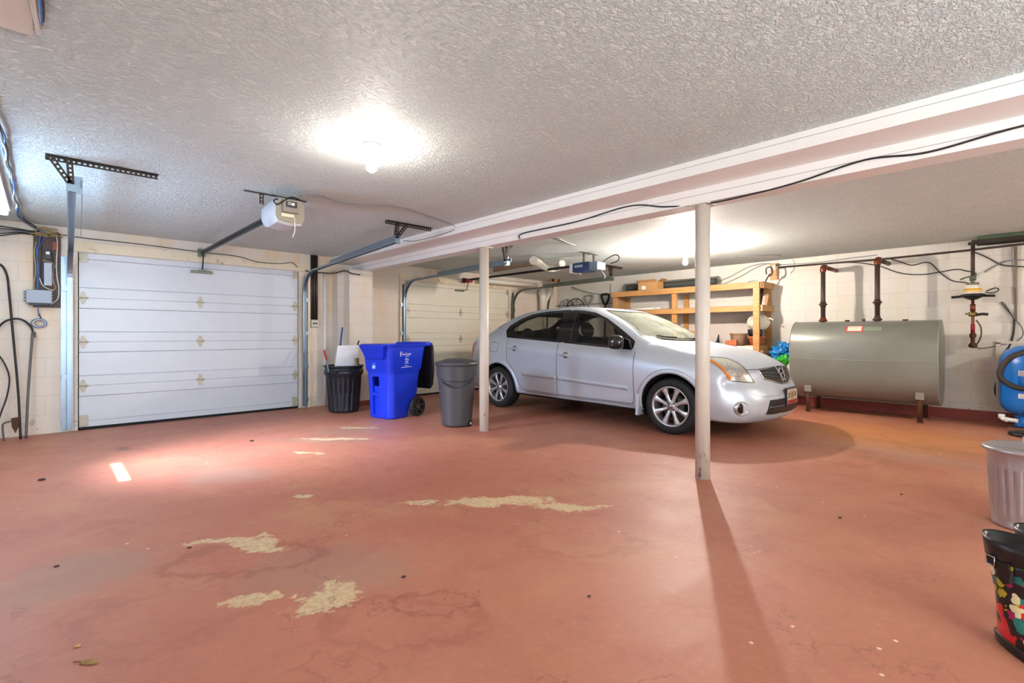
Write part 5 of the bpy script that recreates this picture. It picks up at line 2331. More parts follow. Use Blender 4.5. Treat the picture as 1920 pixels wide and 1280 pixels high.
A0, A1 = math.radians(128), math.radians(147)
lab = tank_label('warning_label', 1.43, 1.625, A0, A1, mat('label_red', (196, 84, 74), .4), .002, t)
tank_label('label_paper', 1.45, 1.605, A0 + .03, A1 - .05, mat('label_paper_white', (234, 222, 200), .5), .003, lab)
b = MB()
for k in range(4):
    a = A0 + .07 + k * .055
    b.tube([tank_skin(1.595, a, .0035), tank_skin(1.47 + .02 * (k % 2), a, .0035)], .0016, 4)
b.build('label_print', mat('label_print_rose', (206, 150, 138), .5), lab)
pl = tank_label('maker_plate', 1.235, 1.425, A0 + .07, A1 - .06, mat('maker_plate_green', (150, 160, 140), .35, .3), .002, t)
b = MB()
for k in range(3):
    a = A0 + .11 + k * .05
    b.tube([tank_skin(1.41, a, .003), tank_skin(1.26, a, .003)], .0014, 4)
b.build('plate_lettering', mat('plate_print', (110, 122, 104), .5), pl)
for (y, r, h) in ((1.66, .028, .02), (1.02, .03, .015), (1.47, .018, .03)):
    b = MB()
    b.cyl((TX, y, TZ1 - .012), (TX, y, TZ1 + h), r, seg=16)
    b.build('bung', M_rust, t)

# fill and vent pipes
def tank_pipe(y, zt, label, yw, red):
    q = thing('fill_pipe', label, 'pipe', (TX, y, TZ1), world=True)
    b = MB()
    b.cyl((TX, y, TZ1 - .01), (TX, y, zt), .030, seg=18)
    b.build('riser', M_brownpipe, q)
    b = MB()
    b.tube(smooth_path([(TX, y, zt - .03), (TX + .004, y, zt + .015), (TX + .03, y - .001, zt + .04), (TX + .09, y - .003, zt + .045)], 5), [.040] * 15 + [.042], 14)
    b.build('elbow', M_copper, q)
    b = MB()
    b.tube([(TX + .08, y - .003, zt + .045), (XR - .001, yw, zt + .03)], .030, 14)
    b.build('wall_run', M_copper if red else M_brownpipe, q)
    for z, m in ((TZ1 + .25, M_brownpipe), (TZ1 + .02, M_copper if red else M_brownpipe)):
        b = MB()
        b.lathe([(.030, -.045), (.036, -.04), (.036, -.015), (.052, -.012), (.055, 0), (.052, .012), (.038, .015), (.036, .04), (.030, .045)], (TX, y, z), 8 if z > TZ1 + .1 else 18)
        b.build('coupling', m, q)


tank_pipe(1.955, 2.035, 'brown iron pipe with a red flange rising from the left of the oil tank', 1.90, True)
tank_pipe(1.318, 2.075, 'brown iron pipe rising from the right of the oil tank', 1.27, False)

# ------------------------------------------------------------------ right wall fittings
def onX(u, v, X):
    d = ray(u, v)
    return CAMP + d * (X / d.x)


b = MB()
b.tube([onX(1460, 501, XR - .03), onX(1650, 486, XR - .03), onX(1813, 469.3, XR - .03), onX(1925, 456.5, XR - .03)], .014, 8)
tag(b.build('wall_conduit', M_brownpipe), 'long dark conduit running along the top of the tank wall', 'conduit')
t = thing('wooden_block', 'wooden block with a lock bolted to the wall above the shelf end', 'block', onX(1452, 510, XR), world=True)
c = onX(1452, 509, XR - .02)
b = MB()
b.box(c, (.035, .115, .27))
b.build('block', M_wood, t)
b = MB()
b.box(c + Vector((-.025, .0, .06)), (.02, .06, .09))
b.cyl(c + Vector((-.03, -.03, .1)), c + Vector((-.03, -.09, .1)), .018, seg=10)
b.build('lock_plate', M_galvd, t)
t = thing('pruning_saw', 'rusty pruning saw hanging beside the wooden shelf end', 'saw', onX(1440, 505, 8.5), world=True)
X8 = 8.28
cable('handle', [onX(1437, 514, X8), onX(1437, 503, X8), onX(1446, 501, X8), onX(1448, 512, X8), onX(1442, 518, X8)], .011, M_blackp, t, 5)
cable('frame', [onX(1444, 513, X8), onX(1437, 524, X8), onX(1430, 540, X8)], .011, M_rust, t, 4)
for (u0, v0, u1, v1) in ((1428, 540, 1423, 566), (1431, 540, 1426, 571)):
    b = MB()
    a, e = onX(u0, v0, X8), onX(u1, v1, X8)
    R = (e - a).normalized()
    b.tube([a, (a + e) / 2, e], [.016, .018, .014], 6)
    b.build('blade', M_rust, t)

# the fuel valve tree
VX = 8.42
t = thing('valve_assembly', 'upright fuel pipe with a yellow banded filter, right of the oil tank', 'pipe valve', (VX, .392, 1.5), world=True)
vy = .392
def vz(v):
    return onX(1824, v, VX).z
b = MB()
b.cyl((VX, vy, vz(455)), (VX, vy, vz(520)), .020, seg=14)
b.build('upper_pipe', M_brownpipe, t)
b = MB()
b.lathe([(0, vz(562)), (.03, vz(562)), (.11, vz(556)), (.115, vz(553)), (.10, vz(551)), (0, vz(551))], (VX, vy, 0), 28)
b.build('filter_flange', M_black, t)
b = MB()
b.lathe([(.062, vz(553)), (.085, vz(552)), (.088, vz(546)), (.075, vz(537)), (.07, vz(534)), (0, vz(533))], (VX, vy, 0), 28)
b.build('filter_body', mat('filter_white', (224, 220, 206), .4), t)
b = MB()
b.lathe([(.0865, vz(548)), (.0885, vz(547)), (.084, vz(541.5)), (.082, vz(541))], (VX, vy, 0), 28)
b.build('filter_band', mat('filter_yellow', (222, 170, 44), .4), t)
b = MB()
b.cyl((VX, vy, vz(534)), (VX, vy, vz(530)), .06, seg=20)
b.cyl((VX, vy, vz(531)), (VX, vy, vz(524)), .02, seg=12)
b.build('filter_cap', M_galvd, t)
b = MB()
b.cyl((VX, vy - .01, vz(530)), (VX, vy - .01, vz(519)), .013, seg=10)
b.build('yellow_tag', mat('tag_yellow', (214, 186, 40), .5), t)
for (y0, y1) in ((.10, .2), (-.1, -.2)):
    b = MB()
    b.cyl((VX - .02, vy + y0, vz(555)), (VX - .02, vy + y1, vz(556)), .016, seg=10)
    b.cyl((VX - .02, vy + y0 * .95, vz(557)), (VX - .02, vy + y0 * .95, vz(552)), .022, seg=10)
    b.build('lever', M_black, t)
b = MB()
b.tube([(VX - .02, vy + .115, vz(523)), (VX - .03, vy + .05, vz(519)), (VX - .03, vy - .02, vz(522))], .010, 8)
b.cyl((VX, vy, vz(526)), (VX, vy, vz(516)), .032, seg=12)
b.build('upper_valve', M_galvd, t)
b = MB()
b.cyl((VX, vy, vz(562)), (VX, vy, vz(651)), .016, seg=12)
b.cyl((VX, vy, vz(570)), (VX, vy, vz(584)), .026, seg=10)
b.build('lower_pipe', M_copper, t)
b = MB()
b.cyl((VX, vy, vz(593)), (VX, vy, vz(585)), .04, seg=12)
b.cyl((VX - .01, vy + .07, vz(588)), (VX - .01, vy - .01, vz(588)), .012, seg=8)
b.build('brass_valve', mat('old_brass', (140, 122, 70), .4, .7), t)
b = MB()
b.tube([(VX - .02, vy - .04, vz(590)), (VX - .03, vy - .09, vz(589)), (VX - .03, vy - .14, vz(590))], .017, 8)
b.build('lever', M_black, t)
b = MB()
b.cyl((VX, vy, vz(607)), (VX, vy, vz(624)), .021, seg=12)
b.build('red_sleeve', mat('sleeve_red', (150, 36, 40), .5), t)
b = MB()
b.lathe([(.018, vz(652)), (.045, vz(650)), (.04, vz(645)), (.022, vz(642)), (.022, vz(634)), (.034, vz(631)), (.034, vz(626)), (.018, vz(624))], (VX, vy, 0), 10)
b.build('foot_valve', M_rust, t)
cable('bypass_tube', [(VX - .01, vy - .03, vz(600)), (VX, vy - .07, vz(612)), (VX, vy - .075, vz(628)), (VX, vy - .05, vz(641)), (VX, vy - .02, vz(648))], .008, M_brownpipe, t)
cable('cord_loop', [(VX - .02, vy - .12, vz(547)), (VX - .02, vy - .2, vz(542)), (VX - .02, vy - .23, vz(546)), (VX - .02, vy - .18, vz(551)), (VX - .02, vy - .11, vz(549))], .007, M_black, t)

# cables hung on the tank wall
XW = XR - .02
for (lb, r, m, pts) in (
        ('thin black cable looping from the right tank pipe to the valve', .007, 'black', [(1560, 494), (1600, 492), (1645, 498), (1690, 512), (1735, 514), (1790, 505), (1812, 508), (1829, 512), (1828, 520)]),
        ('black cable with a peak between the right tank pipe and the filter', .007, 'black', [(1662, 483), (1690, 491), (1710, 497), (1742, 492), (1765, 513), (1785, 526), (1808, 529), (1822, 533)]),
        ('black cable sloping down from the conduit to the right edge', .007, 'black', [(1826, 472), (1850, 482), (1872, 494), (1890, 498), (1925, 500)]),
        ('grey cable rising to the right edge beside the green channel', .008, 'grey', [(1845, 510), (1862, 500), (1885, 490), (1905, 487), (1925, 487)]),
        ('upright cable hanging from the green channel to the blue tank', .006, 'grey', [(1898, 462), (1897, 482), (1902, 530), (1903, 575), (1901, 600)]),
        ('looped black cable above the blue pressure tank', .005, 'black', [(1903, 600), (1890, 582), (1878, 568), (1882, 568), (1892, 582), (1902, 597), (1915, 612), (1918, 628), (1905, 640), (1880, 646), (1860, 650), (1838, 653), (1827, 648)]),
        ('black cable hanging down past the left of the blue tank', .010, 'black', [(1902, 598), (1900, 625), (1893, 648), (1882, 662), (1876, 680), (1872, 705), (1866, 726), (1868, 742), (1880, 750), (1925, 762)]),
        ('faint grey wire from the ceiling to the wooden block', .004, 'grey', [(1330, 488), (1360, 482), (1452, 478), (1475, 484), (1489, 490), (1488, 505), (1482, 512)]),
        ('grey wire swooping from the shelf top up to the wooden block', .006, 'grey', [(1335, 532), (1370, 518), (1400, 502), (1430, 494), (1460, 496), (1530, 492), (1600, 483), (1645, 478)]),
        ('second grey wire swooping from the shelf up to the wooden block', .006, 'grey', [(1352, 534), (1385, 520), (1415, 503), (1436, 495), (1446, 494)])):
    tag(cable('wall_cable', [onX(u, v, XW) if not (lb.startswith('faint') and u < 1470) else Vector((CAMP + ray(u, v) * ((ZC - .008 - CAM_H) / ray(u, v).z))) for u, v in pts], r, CW[m]), lb, 'cable')
b = MB()
a0 = onX(1905, 462, XW)
a1 = onX(1910, 600, XW)
b.cyl((XW, a0.y, a0.z), (XW, a0.y, a1.z), .011, seg=8)
tag(b.build('thin_pipe', mat('taupe_pipe', (138, 118, 100), .5)), 'thin taupe upright pipe on the wall above the blue tank', 'pipe')

# green channel under the ceiling at the right edge
t = thing('green_channel', 'dark green steel channel under the ceiling at the right edge', 'channel', (8.4, 0, 2.26), world=True)
b = MB()
b.bx(8.28, 8.56, -.6, .345, 2.27, 2.30)
b.build('channel', mat('channel_green', (70, 92, 62), .5, .2, vary=.2), t)
b = MB()
b.bx(8.30, 8.32, -.6, .40, 2.225, 2.27)
b.bx(8.54, 8.56, -.6, .36, 2.225, 2.27)
b.cyl((8.34, .43, 2.235), (8.34, -.6, 2.235), .02, seg=10)
b.build('rail', M_angle, t)

# ------------------------------------------------------------------ blue pressure tank corner
BT = Vector((8.24, -.135, 0))
t = thing('pressure_tank', 'blue well pressure tank with a black hose at the right edge', 'pressure tank', BT)
b = MB()
b.lathe([(0, .165), (.16, .165), (.24, .20), (.29, .27), (.30, .34), (.30, .76), (.288, .83), (.24, .915), (.15, .965), (.05, .98), (0, .98)], (0, 0, 0), 56)
M_btank = mat('pressure_tank_blue', (20, 116, 206), .3, vary=.06, coat=.3)
b.build('shell', M_btank, t)
b = MB()
b.lathe([(0, .03), (.17, .03), (.165, .05), (.155, .18), (0, .18)], (0, 0, 0), 40)
b.build('pedestal', M_btank, t)
for (z0, z1, nm) in ((.63, .69, 'upper'), (.375, .43, 'lower')):
    b = MB()
    aa = math.atan2(-BT.y, -BT.x)
    n = 8
    for k in range(n):
        q0, q1 = PI - .05 - .6 + .75 * k / n - .35, PI - .05 - .6 + .75 * (k + 1) / n - .35
        b.quad((.302 * math.cos(q0 + .55), .302 * math.sin(q0 + .55), z0), (.302 * math.cos(q1 + .55), .302 * math.sin(q1 + .55), z0), (.302 * math.cos(q1 + .55), .302 * math.sin(q1 + .55), z1), (.302 * math.cos(q0 + .55), .302 * math.sin(q0 + .55), z1), True)
    lb = b.build('label', mat('tank_label_white', (222, 226, 230), .4) if nm == 'upper' else bpy.data.materials['tank_label_white'], t)
    b = MB()
    for k in range(3):
        z = z0 + .012 + k * .016
        b.tube([(.3035 * math.cos(q), .3035 * math.sin(q), z) for q in [PI - .40 + .5 * i / 6 for i in range(7)]], .0022, 4)
    b.build('label_print', mat('tank_label_print', (190, 130, 120), .5) if nm == 'upper' else bpy.data.materials['tank_label_print'], lb)
HX = 7.865
tag(cable('hose', [onX(1935, 652, HX + .1), onX(1918, 661, HX + .05), onX(1900, 667, HX), onX(1884, 680, HX), onX(1875.5, 697, HX), onX(1878, 710, HX), onX(1890, 719, HX), onX(1905, 726, HX - .02), onX(1935, 731, HX - .04)], .030, mat('hose_rubber', (46, 40, 36), .6)), 'thick black hose looped across the blue pressure tank', 'hose')
t = thing('pvc_pipe', 'white plastic pipe elbow at the foot of the blue pressure tank', 'pipe', onX(1880, 783, 8.0), world=True)
b = MB()
b.tube([onX(1878, 776, 8.0), onX(1877.5, 782, 8.0), onX(1881, 785.5, 7.98), onX(1895, 787, 7.95), onX(1908, 789, 7.93)], .022, 12)
b.build('pipe', M_whitep, t)
b = MB()
b.cyl(onX(1878, 776, 8.0), onX(1878, 784, 8.0), .03, seg=12)
b.cyl(onX(1886, 786, 7.97), onX(1890, 786.6, 7.96), .028, seg=12)
b.build('fitting', M_whitep, t)
for k, (y, x, lb) in enumerate(((.02, 8.02, 'brown brick under the left of the blue pressure tank'), (-.14, 8.0, 'brown brick under the front of the blue pressure tank'))):
    b = MB()
    b.box((x, y, .015 + .0), (.10, .14, .03), bev=.004)
    b.box((x + .3, y, .015), (.10, .14, .03), bev=.004)
    tag(b.build('brick', mat('brick_brown', (112, 72, 54), .8, bump=.3) if k == 0 else bpy.data.materials['brick_brown']), lb, 'brick')
t = thing('backing_board', 'white panel with a timber edge on the wall behind the blue tank', 'panel', (XR, -.2, .5), world=True)
b = MB()
b.bx(XR - .02, XR - .004, -.9, .15, .13, .985)
b.build('panel', mat('panel_offwhite', (222, 216, 208), .6), t)
b = MB()
b.bx(XR - .035, XR - .004, .15, .19, .13, 1.0)
b.bx(XR - .035, XR - .004, -.9, .19, .985, 1.02)
b.build('edge_strip', mat('cream_strip', (216, 204, 184), .6), t)
t = thing('floor_hose', 'black hose end on the floor beside the metal can', 'hose', (7.2, -.15, 0), world=True)
c = CAMP + ray(1924, 818) * (CAM_H / -ray(1924, 818).z)
b = MB()
b.tube([c + Vector((math.cos(a) * .12, math.sin(a) * .12, .022)) for a in [2 * PI * k / 24 for k in range(24)]], .02, 8, closed=True)
b.build('loop', M_blackp, t)

# ------------------------------------------------------------------ galvanized can and the floral boots
MC = Vector((4.06, -.045, 0))
t = thing('metal_trash_can', 'galvanized metal trash can with a lid at the right edge', 'trash can', MC)
M_zinc = mat('zinc_sheet', (188, 186, 190), .36, .75, vary=.12, rvary=.2, dscale=12)


def flute(r, z, a):
    if .05 < z < .36:
        return r + .004 * math.cos(a * 26) * min(1, (z - .05) / .03, (.36 - z) / .03)
    return r


b = MB()
prof = [(0, .012), (.148, .012), (.155, 0.0), (.158, .012), (.152, .03)] + [(.152 + .024 * z / .44, z) for z in [.05 + .02 * k for k in range(17)]] + [(.176, .42), (.182, .432), (.182, .445), (.174, .44), (.15, .05), (0, .05)]
b.lathe(prof, (0, 0, 0), 104, fn=flute)
b.build('body', M_zinc, t)
b = MB()
b.lathe([(.182, .425), (.196, .428), (.198, .445), (.19, .452), (.165, .462), (.15, .456), (.135, .462), (.06, .474), (0, .478)], (0, 0, 0), 64)
b.lathe([(.182, .428), (0, .448)], (0, 0, 0), 64)
ld = b.build('lid', M_zinc, t)
b = MB()
b.tube(smooth_path([(-.05, .02, .468), (-.045, .02, .50), (.045, .02, .50), (.05, .02, .468)], 4), .007, 8)
b.build('lid_handle', M_zinc, ld)
b = MB()
aL = math.atan2(.72, -.69) + .35
cA = Vector((math.cos(aL), math.sin(aL), 0))
tA = Vector((-cA.y, cA.x, 0))
tw = Vector((-.55, -.83, 0))
p0 = onX(1884.5, 946, 3.97)
p1 = onX(1899, 936, 3.86)
p2 = onX(1925, 905, 3.84)
b.tube(smooth_path([p0 + Vector((.04, .0, .01)), p0, p1, p2, p2 + Vector((.03, -.06, .03))], 5), .0045, 8)
b.build('wire_handle', M_angle, t)


def boot_mat():
    N = NT('floral_rubber')
    co = N.objco()
    nz = N.n('ShaderNodeTexNoise')
    nz.inputs['Scale'].default_value = 9
    N.l(co, nz.inputs['Vector'])
    w = N.n('ShaderNodeVectorMath', operation='SCALE')
    N.l(nz.outputs['Color'], w.inputs[0])
    w.inputs['Scale'].default_value = .035
    ad = N.n('ShaderNodeVectorMath', operation='ADD')
    N.l(co, ad.inputs[0])
    N.l(w.outputs[0], ad.inputs[1])
    col = srgb(20, 20, 24)

    def layer(scale, thr, palette, off):
        nonlocal col
        mp = N.n('ShaderNodeMapping')
        mp.inputs['Location'].default_value = off
        N.l(ad.outputs[0], mp.inputs['Vector'])
        v = N.n('ShaderNodeTexVoronoi')
        v.inputs['Scale'].default_value = scale
        N.l(mp.outputs[0], v.inputs['Vector'])
        sp = N.n('ShaderNodeSeparateColor')
        N.l(v.outputs['Color'], sp.inputs[0])
        cr = N.n('ShaderNodeValToRGB')
        cr.color_ramp.interpolation = 'CONSTANT'
        els = cr.color_ramp.elements
        els[0].position, els[0].color = 0, srgb(*palette[0])
        els[1].position, els[1].color = 1 / len(palette), srgb(*palette[1])
        for i, pc_ in enumerate(palette[2:]):
            e = els.new((i + 2) / len(palette))
            e.color = srgb(*pc_)
        N.l(sp.outputs[0], cr.inputs[0])
        # petals: pinch the cell disc with a finer cell pattern
        v2 = N.n('ShaderNodeTexVoronoi')
        v2.inputs['Scale'].default_value = scale * 2.6
        N.l(mp.outputs[0], v2.inputs['Vector'])
        d = N.math('ADD', v.outputs['Distance'], N.math('MULTIPLY', v2.outputs['Distance'], .35))
        col = N.mix(N.math('LESS_THAN', d, thr), col, cr.outputs[0])

    layer(26, .60, [(20, 110, 100), (20, 20, 24), (150, 30, 80), (176, 160, 40), (20, 20, 24), (20, 96, 92)], (.1, .2, .3))
    layer(8.5, .66, [(206, 20, 36), (20, 20, 24), (200, 18, 32), (210, 30, 44), (20, 20, 24)], (.03, .04, .02))
    layer(15, .47, [(222, 214, 168), (20, 20, 24), (216, 206, 160), (216, 100, 110), (20, 120, 110), (20, 20, 24)], (.31, .17, .0))
    N.l(col, N.b.inputs['Base Color'])
    N.setp(Roughness=.3)
    return N.m


M_boot = boot_mat()
M_bootblk = mat('boot_black_rubber', (22, 21, 23), .35)


def boot(loc, rz, label):
    t = thing('rubber_boot', label, 'boot', loc, rz)
    b = MB()
    rings = []
    # (z, centre x, half length, half width)
    for (z, cx, hx, hy) in ((.375, .055, .098, .066), (.36, .055, .094, .064), (.26, .062, .080, .058), (.18, .068, .068, .052), (.13, .075, .072, .050), (.10, .095, .096, .050), (.075, .118, .122, .049), (.05, .132, .138, .049), (.030, .135, .142, .050)):
        rings.append([(cx + hx * math.cos(a) * (1 if math.cos(a) < 0 else 1), hy * math.sin(a) * (1 - .18 * max(0, -math.cos(a)) if z < .1 else 1), z) for a in [2 * PI * k / 32 for k in range(32)]])
    inner = [(.055 + (x - .055) * .93, y * .93, z) for x, y, z in rings[0]]
    low = [(.06 + (x - .055) * .7, y * .7, .2) for x, y, z in rings[0]]
    b.loft(rings, caps=False)
    b.build('shaft', M_boot, t)
    b = MB()
    b.loft([low, inner, [(x, y, z + .001) for x, y, z in rings[0]]], caps=False)
    b.quad(*[low[k] for k in (0, 8, 16, 24)])
    b.build('lining', M_bootblk, t)
    b = MB()
    col_rings = []
    for (z, g) in ((.377, 1.0), (.378, 1.035), (.35, 1.04), (.308, 1.05), (.305, 1.02)):
        hx, hy = (.098 - (.375 - z) * .17) * g, (.066 - (.375 - z) * .07) * g
        col_rings.append([(.0555 + hx * math.cos(a), hy * math.sin(a), z) for a in [2 * PI * k / 32 for k in range(32)]])
    b.loft(col_rings, caps=False)
    b.build('collar', M_bootblk, t)
    for s in (-1, 1):
        b = MB()
        P = [(.02 + .075 * f, s * (.0655 - .004 * f), .300 - .008 * math.sin(PI * f)) for f in (0, .25, .5, .75, 1)]
        rings = []
        for (x, y, z) in P:
            rings.append([(x, y - s * .004, z - .014), (x, y + s * .003, z - .014), (x, y + s * .003, z + .014), (x, y - s * .004, z + .014)])
        b.loft(rings, smooth=False)
        b.prism([(.055, .29), (.105, .29), (.10, .25), (.08, .235), (.06, .25)], lambda x, z: (x, s * .056, z), lambda x, z: (x, s * .0665, z))
        st_ = b.build('strap', M_bootblk, t)
        b = MB()
        b.tube([(.022, s * .0695, .285), (.052, s * .0695, .285), (.052, s * .0695, .315), (.022, s * .0695, .315)], .0026, 6, closed=True)
        b.build('buckle', M_chrome, st_)
    b = MB()
    rings = []
    for (z, g) in ((0.0, .97), (.006, 1.0), (.03, 1.03), (.036, 1.0)):
        rings.append([(.135 + .146 * g * math.cos(a), .053 * g * math.sin(a) * (1 - .15 * max(0, -math.cos(a))), z) for a in [2 * PI * k / 40 for k in range(40)]])
    b.loft(rings)
    b.build('sole', M_bootblk, t)


def floor_px(u, v):
    d = ray(u, v)
    k = CAM_H / -d.z
    return Vector((d.x * k, d.y * k, 0))


bd = math.atan2(-.71, -.70)
boot((2.495, .045, 0), bd, 'floral rubber boot with a buckle, nearer of the pair at the right edge')
boot((2.665, -.035, 0), bd + .08, 'floral rubber boot standing behind its twin at the right edge')
# ------------------------------------------------------------------ the wooden shelves behind the car
SX0, SX1, SY0, SY1 = 8.08, 8.60, 2.80, 5.56
t = thing('shelf_unit', 'tall yellow pine shelf unit on the right wall behind the car', 'shelf unit', (8.34, 4.2, 0), world=True)
for (y, x) in ((SY0 + .045, SX0 - .02), (4.26, SX0 + .055), (SY1 - .045, SX0 + .055), (SY0 + .045, SX1 - .02), (4.26, SX1 - .02), (SY1 - .045, SX1 - .02)):
    b = MB()
    top = 1.925 if x < 8.3 else 1.90
    b.bx(x - .02, x + .02, y - .045, y + .045, 0, top if y < 3 else 1.84)
    b.build('post', M_wood, t)
for (z, h, nm) in ((1.935, .085, 'shelf'), (1.565, .075, 'shelf'), (.855, .075, 'shelf')):
    b = MB()
    b.bx(SX0 + .0, SX1, SY0 - .04, SY1, z - .018, z)
    sb = b.build(nm, M_ply, t)
    b = MB()
    b.bx(SX0, SX0 + .036, SY0 - .04 if z < 1.9 else SY0 - .02, SY1, z - .018 - h, z - .0185)
    b.build('front_rail', M_wood, sb)
    b = MB()
    b.bx(SX0 + .036, SX1, SY0 - .04, SY0 - .002, z - .018 - h, z - .0185)
    b.build('side_rail', M_wood, sb)
b = MB()
b.bx(SX0 + .04, SX1, SY1 - .02, SY1, .86, 1.90)
b.build('end_panel', M_ply, t)
b = MB()
b.bx(SX1 - .012, SX1 - .004, SY0, SY1, .86, 1.55)
b.build('back_batten', mat('pale_back_board', (206, 198, 190), .6), t)
ZT, ZM, ZB = 1.935, 1.565, .855


def onXs(u, v, X):
    return onX(u, v, X)


# roll of wire mesh and a carton on top
t = thing('mesh_roll', 'roll of grey wire mesh lying on the top shelf', 'wire mesh', (8.42, 4.7, ZT), world=True)
b = MB()
R_ = .085
yA, yB = 5.50, 3.60
nL, nC = 64, 26
for k in range(nC):
    a = 2 * PI * k / nC
    r_ = R_ * (1 + .04 * (k % 2))
    b.tube([(8.45 + r_ * math.cos(a), yA, ZT + .093 + r_ * math.sin(a)), (8.45 + r_ * math.cos(a), yB, ZT + .093 + r_ * math.sin(a))], .0022, 4, caps=False)
for k in range(nL):
    y = yA + (yB - yA) * k / (nL - 1)
    b.tube([(8.45 + R_ * math.cos(a), y, ZT + .093 + R_ * math.sin(a)) for a in [2 * PI * q / 14 for q in range(14)]], .0022, 4, closed=True)
b.build('wire_grid', M_galvd, t)
b = MB()
b.lathe([(.062, yB + .05), (.062, yA - .05)], (8.45, 0, ZT + .093), 24, Matrix(((1, 0, 0), (0, 0, 1), (0, 1, 0))))
b.build('inner_wrap', mat('mesh_inner_grey', (84, 88, 84), .7, .3), t)
t = thing('cardboard_box', 'open cardboard box on the top shelf in front of the wire mesh', 'box', (8.20, 4.80, ZT), world=True)
M_card = mat('cardboard', (186, 142, 90), .75, vary=.06)
b = MB()
b.bx(8.10, 8.32, 4.58, 4.98, ZT, ZT + .14)
b.build('carton', M_card, t)
for (pts) in (((8.10, 4.58), (8.10, 4.98), (8.06, 4.95), (8.06, 4.60), .18), ((8.10, 4.98), (8.32, 4.98), (8.32, 5.06), (8.12, 5.06), .19), ((8.10, 4.58), (8.32, 4.58), (8.32, 4.50), (8.12, 4.50), .19)):
    b = MB()
    A_, B_, C_, D_, z_ = pts
    q = [(*A_, ZT + .14), (*B_, ZT + .14), (*C_, ZT + z_), (*D_, ZT + z_)]
    q2 = [(x, y, z + .004) for x, y, z in q]
    b.loft([q, q2], smooth=False)
    b.build('flap', M_card, t)
b = MB()
b.bx(8.097, 8.0995, 4.82, 4.91, ZT + .01, ZT + .075)
b.build('paper_label', M_whitep, t)
b = MB()
b.tube([(8.2 + .05 * math.cos(a), 2.95 + .07 * math.sin(a), ZT + .02 + .008 * math.sin(2 * a)) for a in [2 * PI * k / 20 for k in range(20)]], .004, 6, closed=True)
tag(b.build('wire_loop', M_galvd), 'small wire loop lying on the right end of the top shelf', 'wire')

# middle shelf
for k, (x, z, lb) in enumerate(((8.16, .02, 'white plastic tube at the front of the middle shelf above the windshield'), (8.24, .02, 'white plastic tube behind another on the middle shelf'))):
    b = MB()
    b.cyl((x, 4.62, ZM + z), (x, 5.35, ZM + z), .019, seg=14)
    b.cyl((x, 4.60, ZM + z), (x, 4.68, ZM + z), .0198, .0198, seg=14)
    tag(b.build('plastic_tube', M_whitep), lb, 'tube')


# pots and boxes on the lower shelf
def pot(name, loc, r, h, m, label, tilt=None, rim=.02, cat='pot'):
    b = MB()
    M = tilt or Matrix.Identity(3)
    b.lathe([(0, 0), (r * .72, 0), (r * .93, h - rim * 1.5), (r * .94, h - rim * 1.4), (r * 1.02, h - rim * 1.4), (r * 1.04, h), (r * .94, h), (r * .66, .02), (0, .02)], loc, 36, M)
    return tag(b.build(name, m), label, cat)


M_terra = mat('terracotta', (190, 106, 66), .75, vary=.1)
M_taupe = mat('taupe_clay', (168, 140, 112), .7, vary=.05)
q = onX(1396, 655, 8.33)
pot('plant_pot', (8.33, 3.22, ZB), .135, .27, M_taupe, 'large taupe plant pot on the lower shelf')
q = onX(1381, 655, 8.20)
pot('plant_pot', (8.15, 3.36, ZB + .087), .08, .17, M_terra, 'terracotta pot lying on its side before the taupe pot', Matrix.Rotation(math.radians(90), 3, 'X') @ Matrix.Rotation(.3, 3, 'Y'))
pot('plant_pot', (8.32, 2.93, ZB + .075), .125, .14, M_terra, 'wide terracotta bowl behind the right shelf post', rim=.025)
b = MB()
b.bx(8.14, 8.45, 2.81, 3.06, ZB + .001, ZB + .07)
tag(b.build('wooden_tray', M_wood), 'shallow wooden tray under the terracotta bowl', 'tray')
b = MB()
b.cyl((8.33, 2.96, ZB + .215), (8.33, 2.96, ZB + .33), .10, .115, seg=28)
tag(b.build('black_tub', M_blackp), 'black plastic tub standing in the terracotta bowl', 'tub')


def blob(mb, c, s, seed, amp=.18, seg=28, rings=18, freq=2.2):
    from mathutils import noise as mn
    c = Vector(c)
    rows = []
    for i in range(rings + 1):
        th = PI * i / rings
        row = []
        n = 1 if i in (0, rings) else seg
        for k in range(n):
            ph = 2 * PI * k / seg
            d = Vector((math.sin(th) * math.cos(ph), math.sin(th) * math.sin(ph), -math.cos(th)))
            f = 1 + amp * mn.fractal(d * freq + Vector((seed * 3.1, seed * 1.7, seed)), .8, 2.2, 4)
            f += amp * .5 * abs(mn.noise(d * freq * 2.5 + Vector((seed, 5, 9))))
            p_ = Vector((d.x * s[0] * f, d.y * s[1] * f, d.z * s[2] * f))
            row.append(mb.bm.verts.new(c + p_))
        rows.append(row)
    for i in range(rings):
        A, B = rows[i], rows[i + 1]
        for k in range(seg):
            l = (k + 1) % seg
            if len(A) == 1:
                mb._face([A[0], B[l], B[k]], True)
            elif len(B) == 1:
                mb._face([A[k], A[l], B[0]], True)
            else:
                mb._face([A[k], A[l], B[l], B[k]], True)


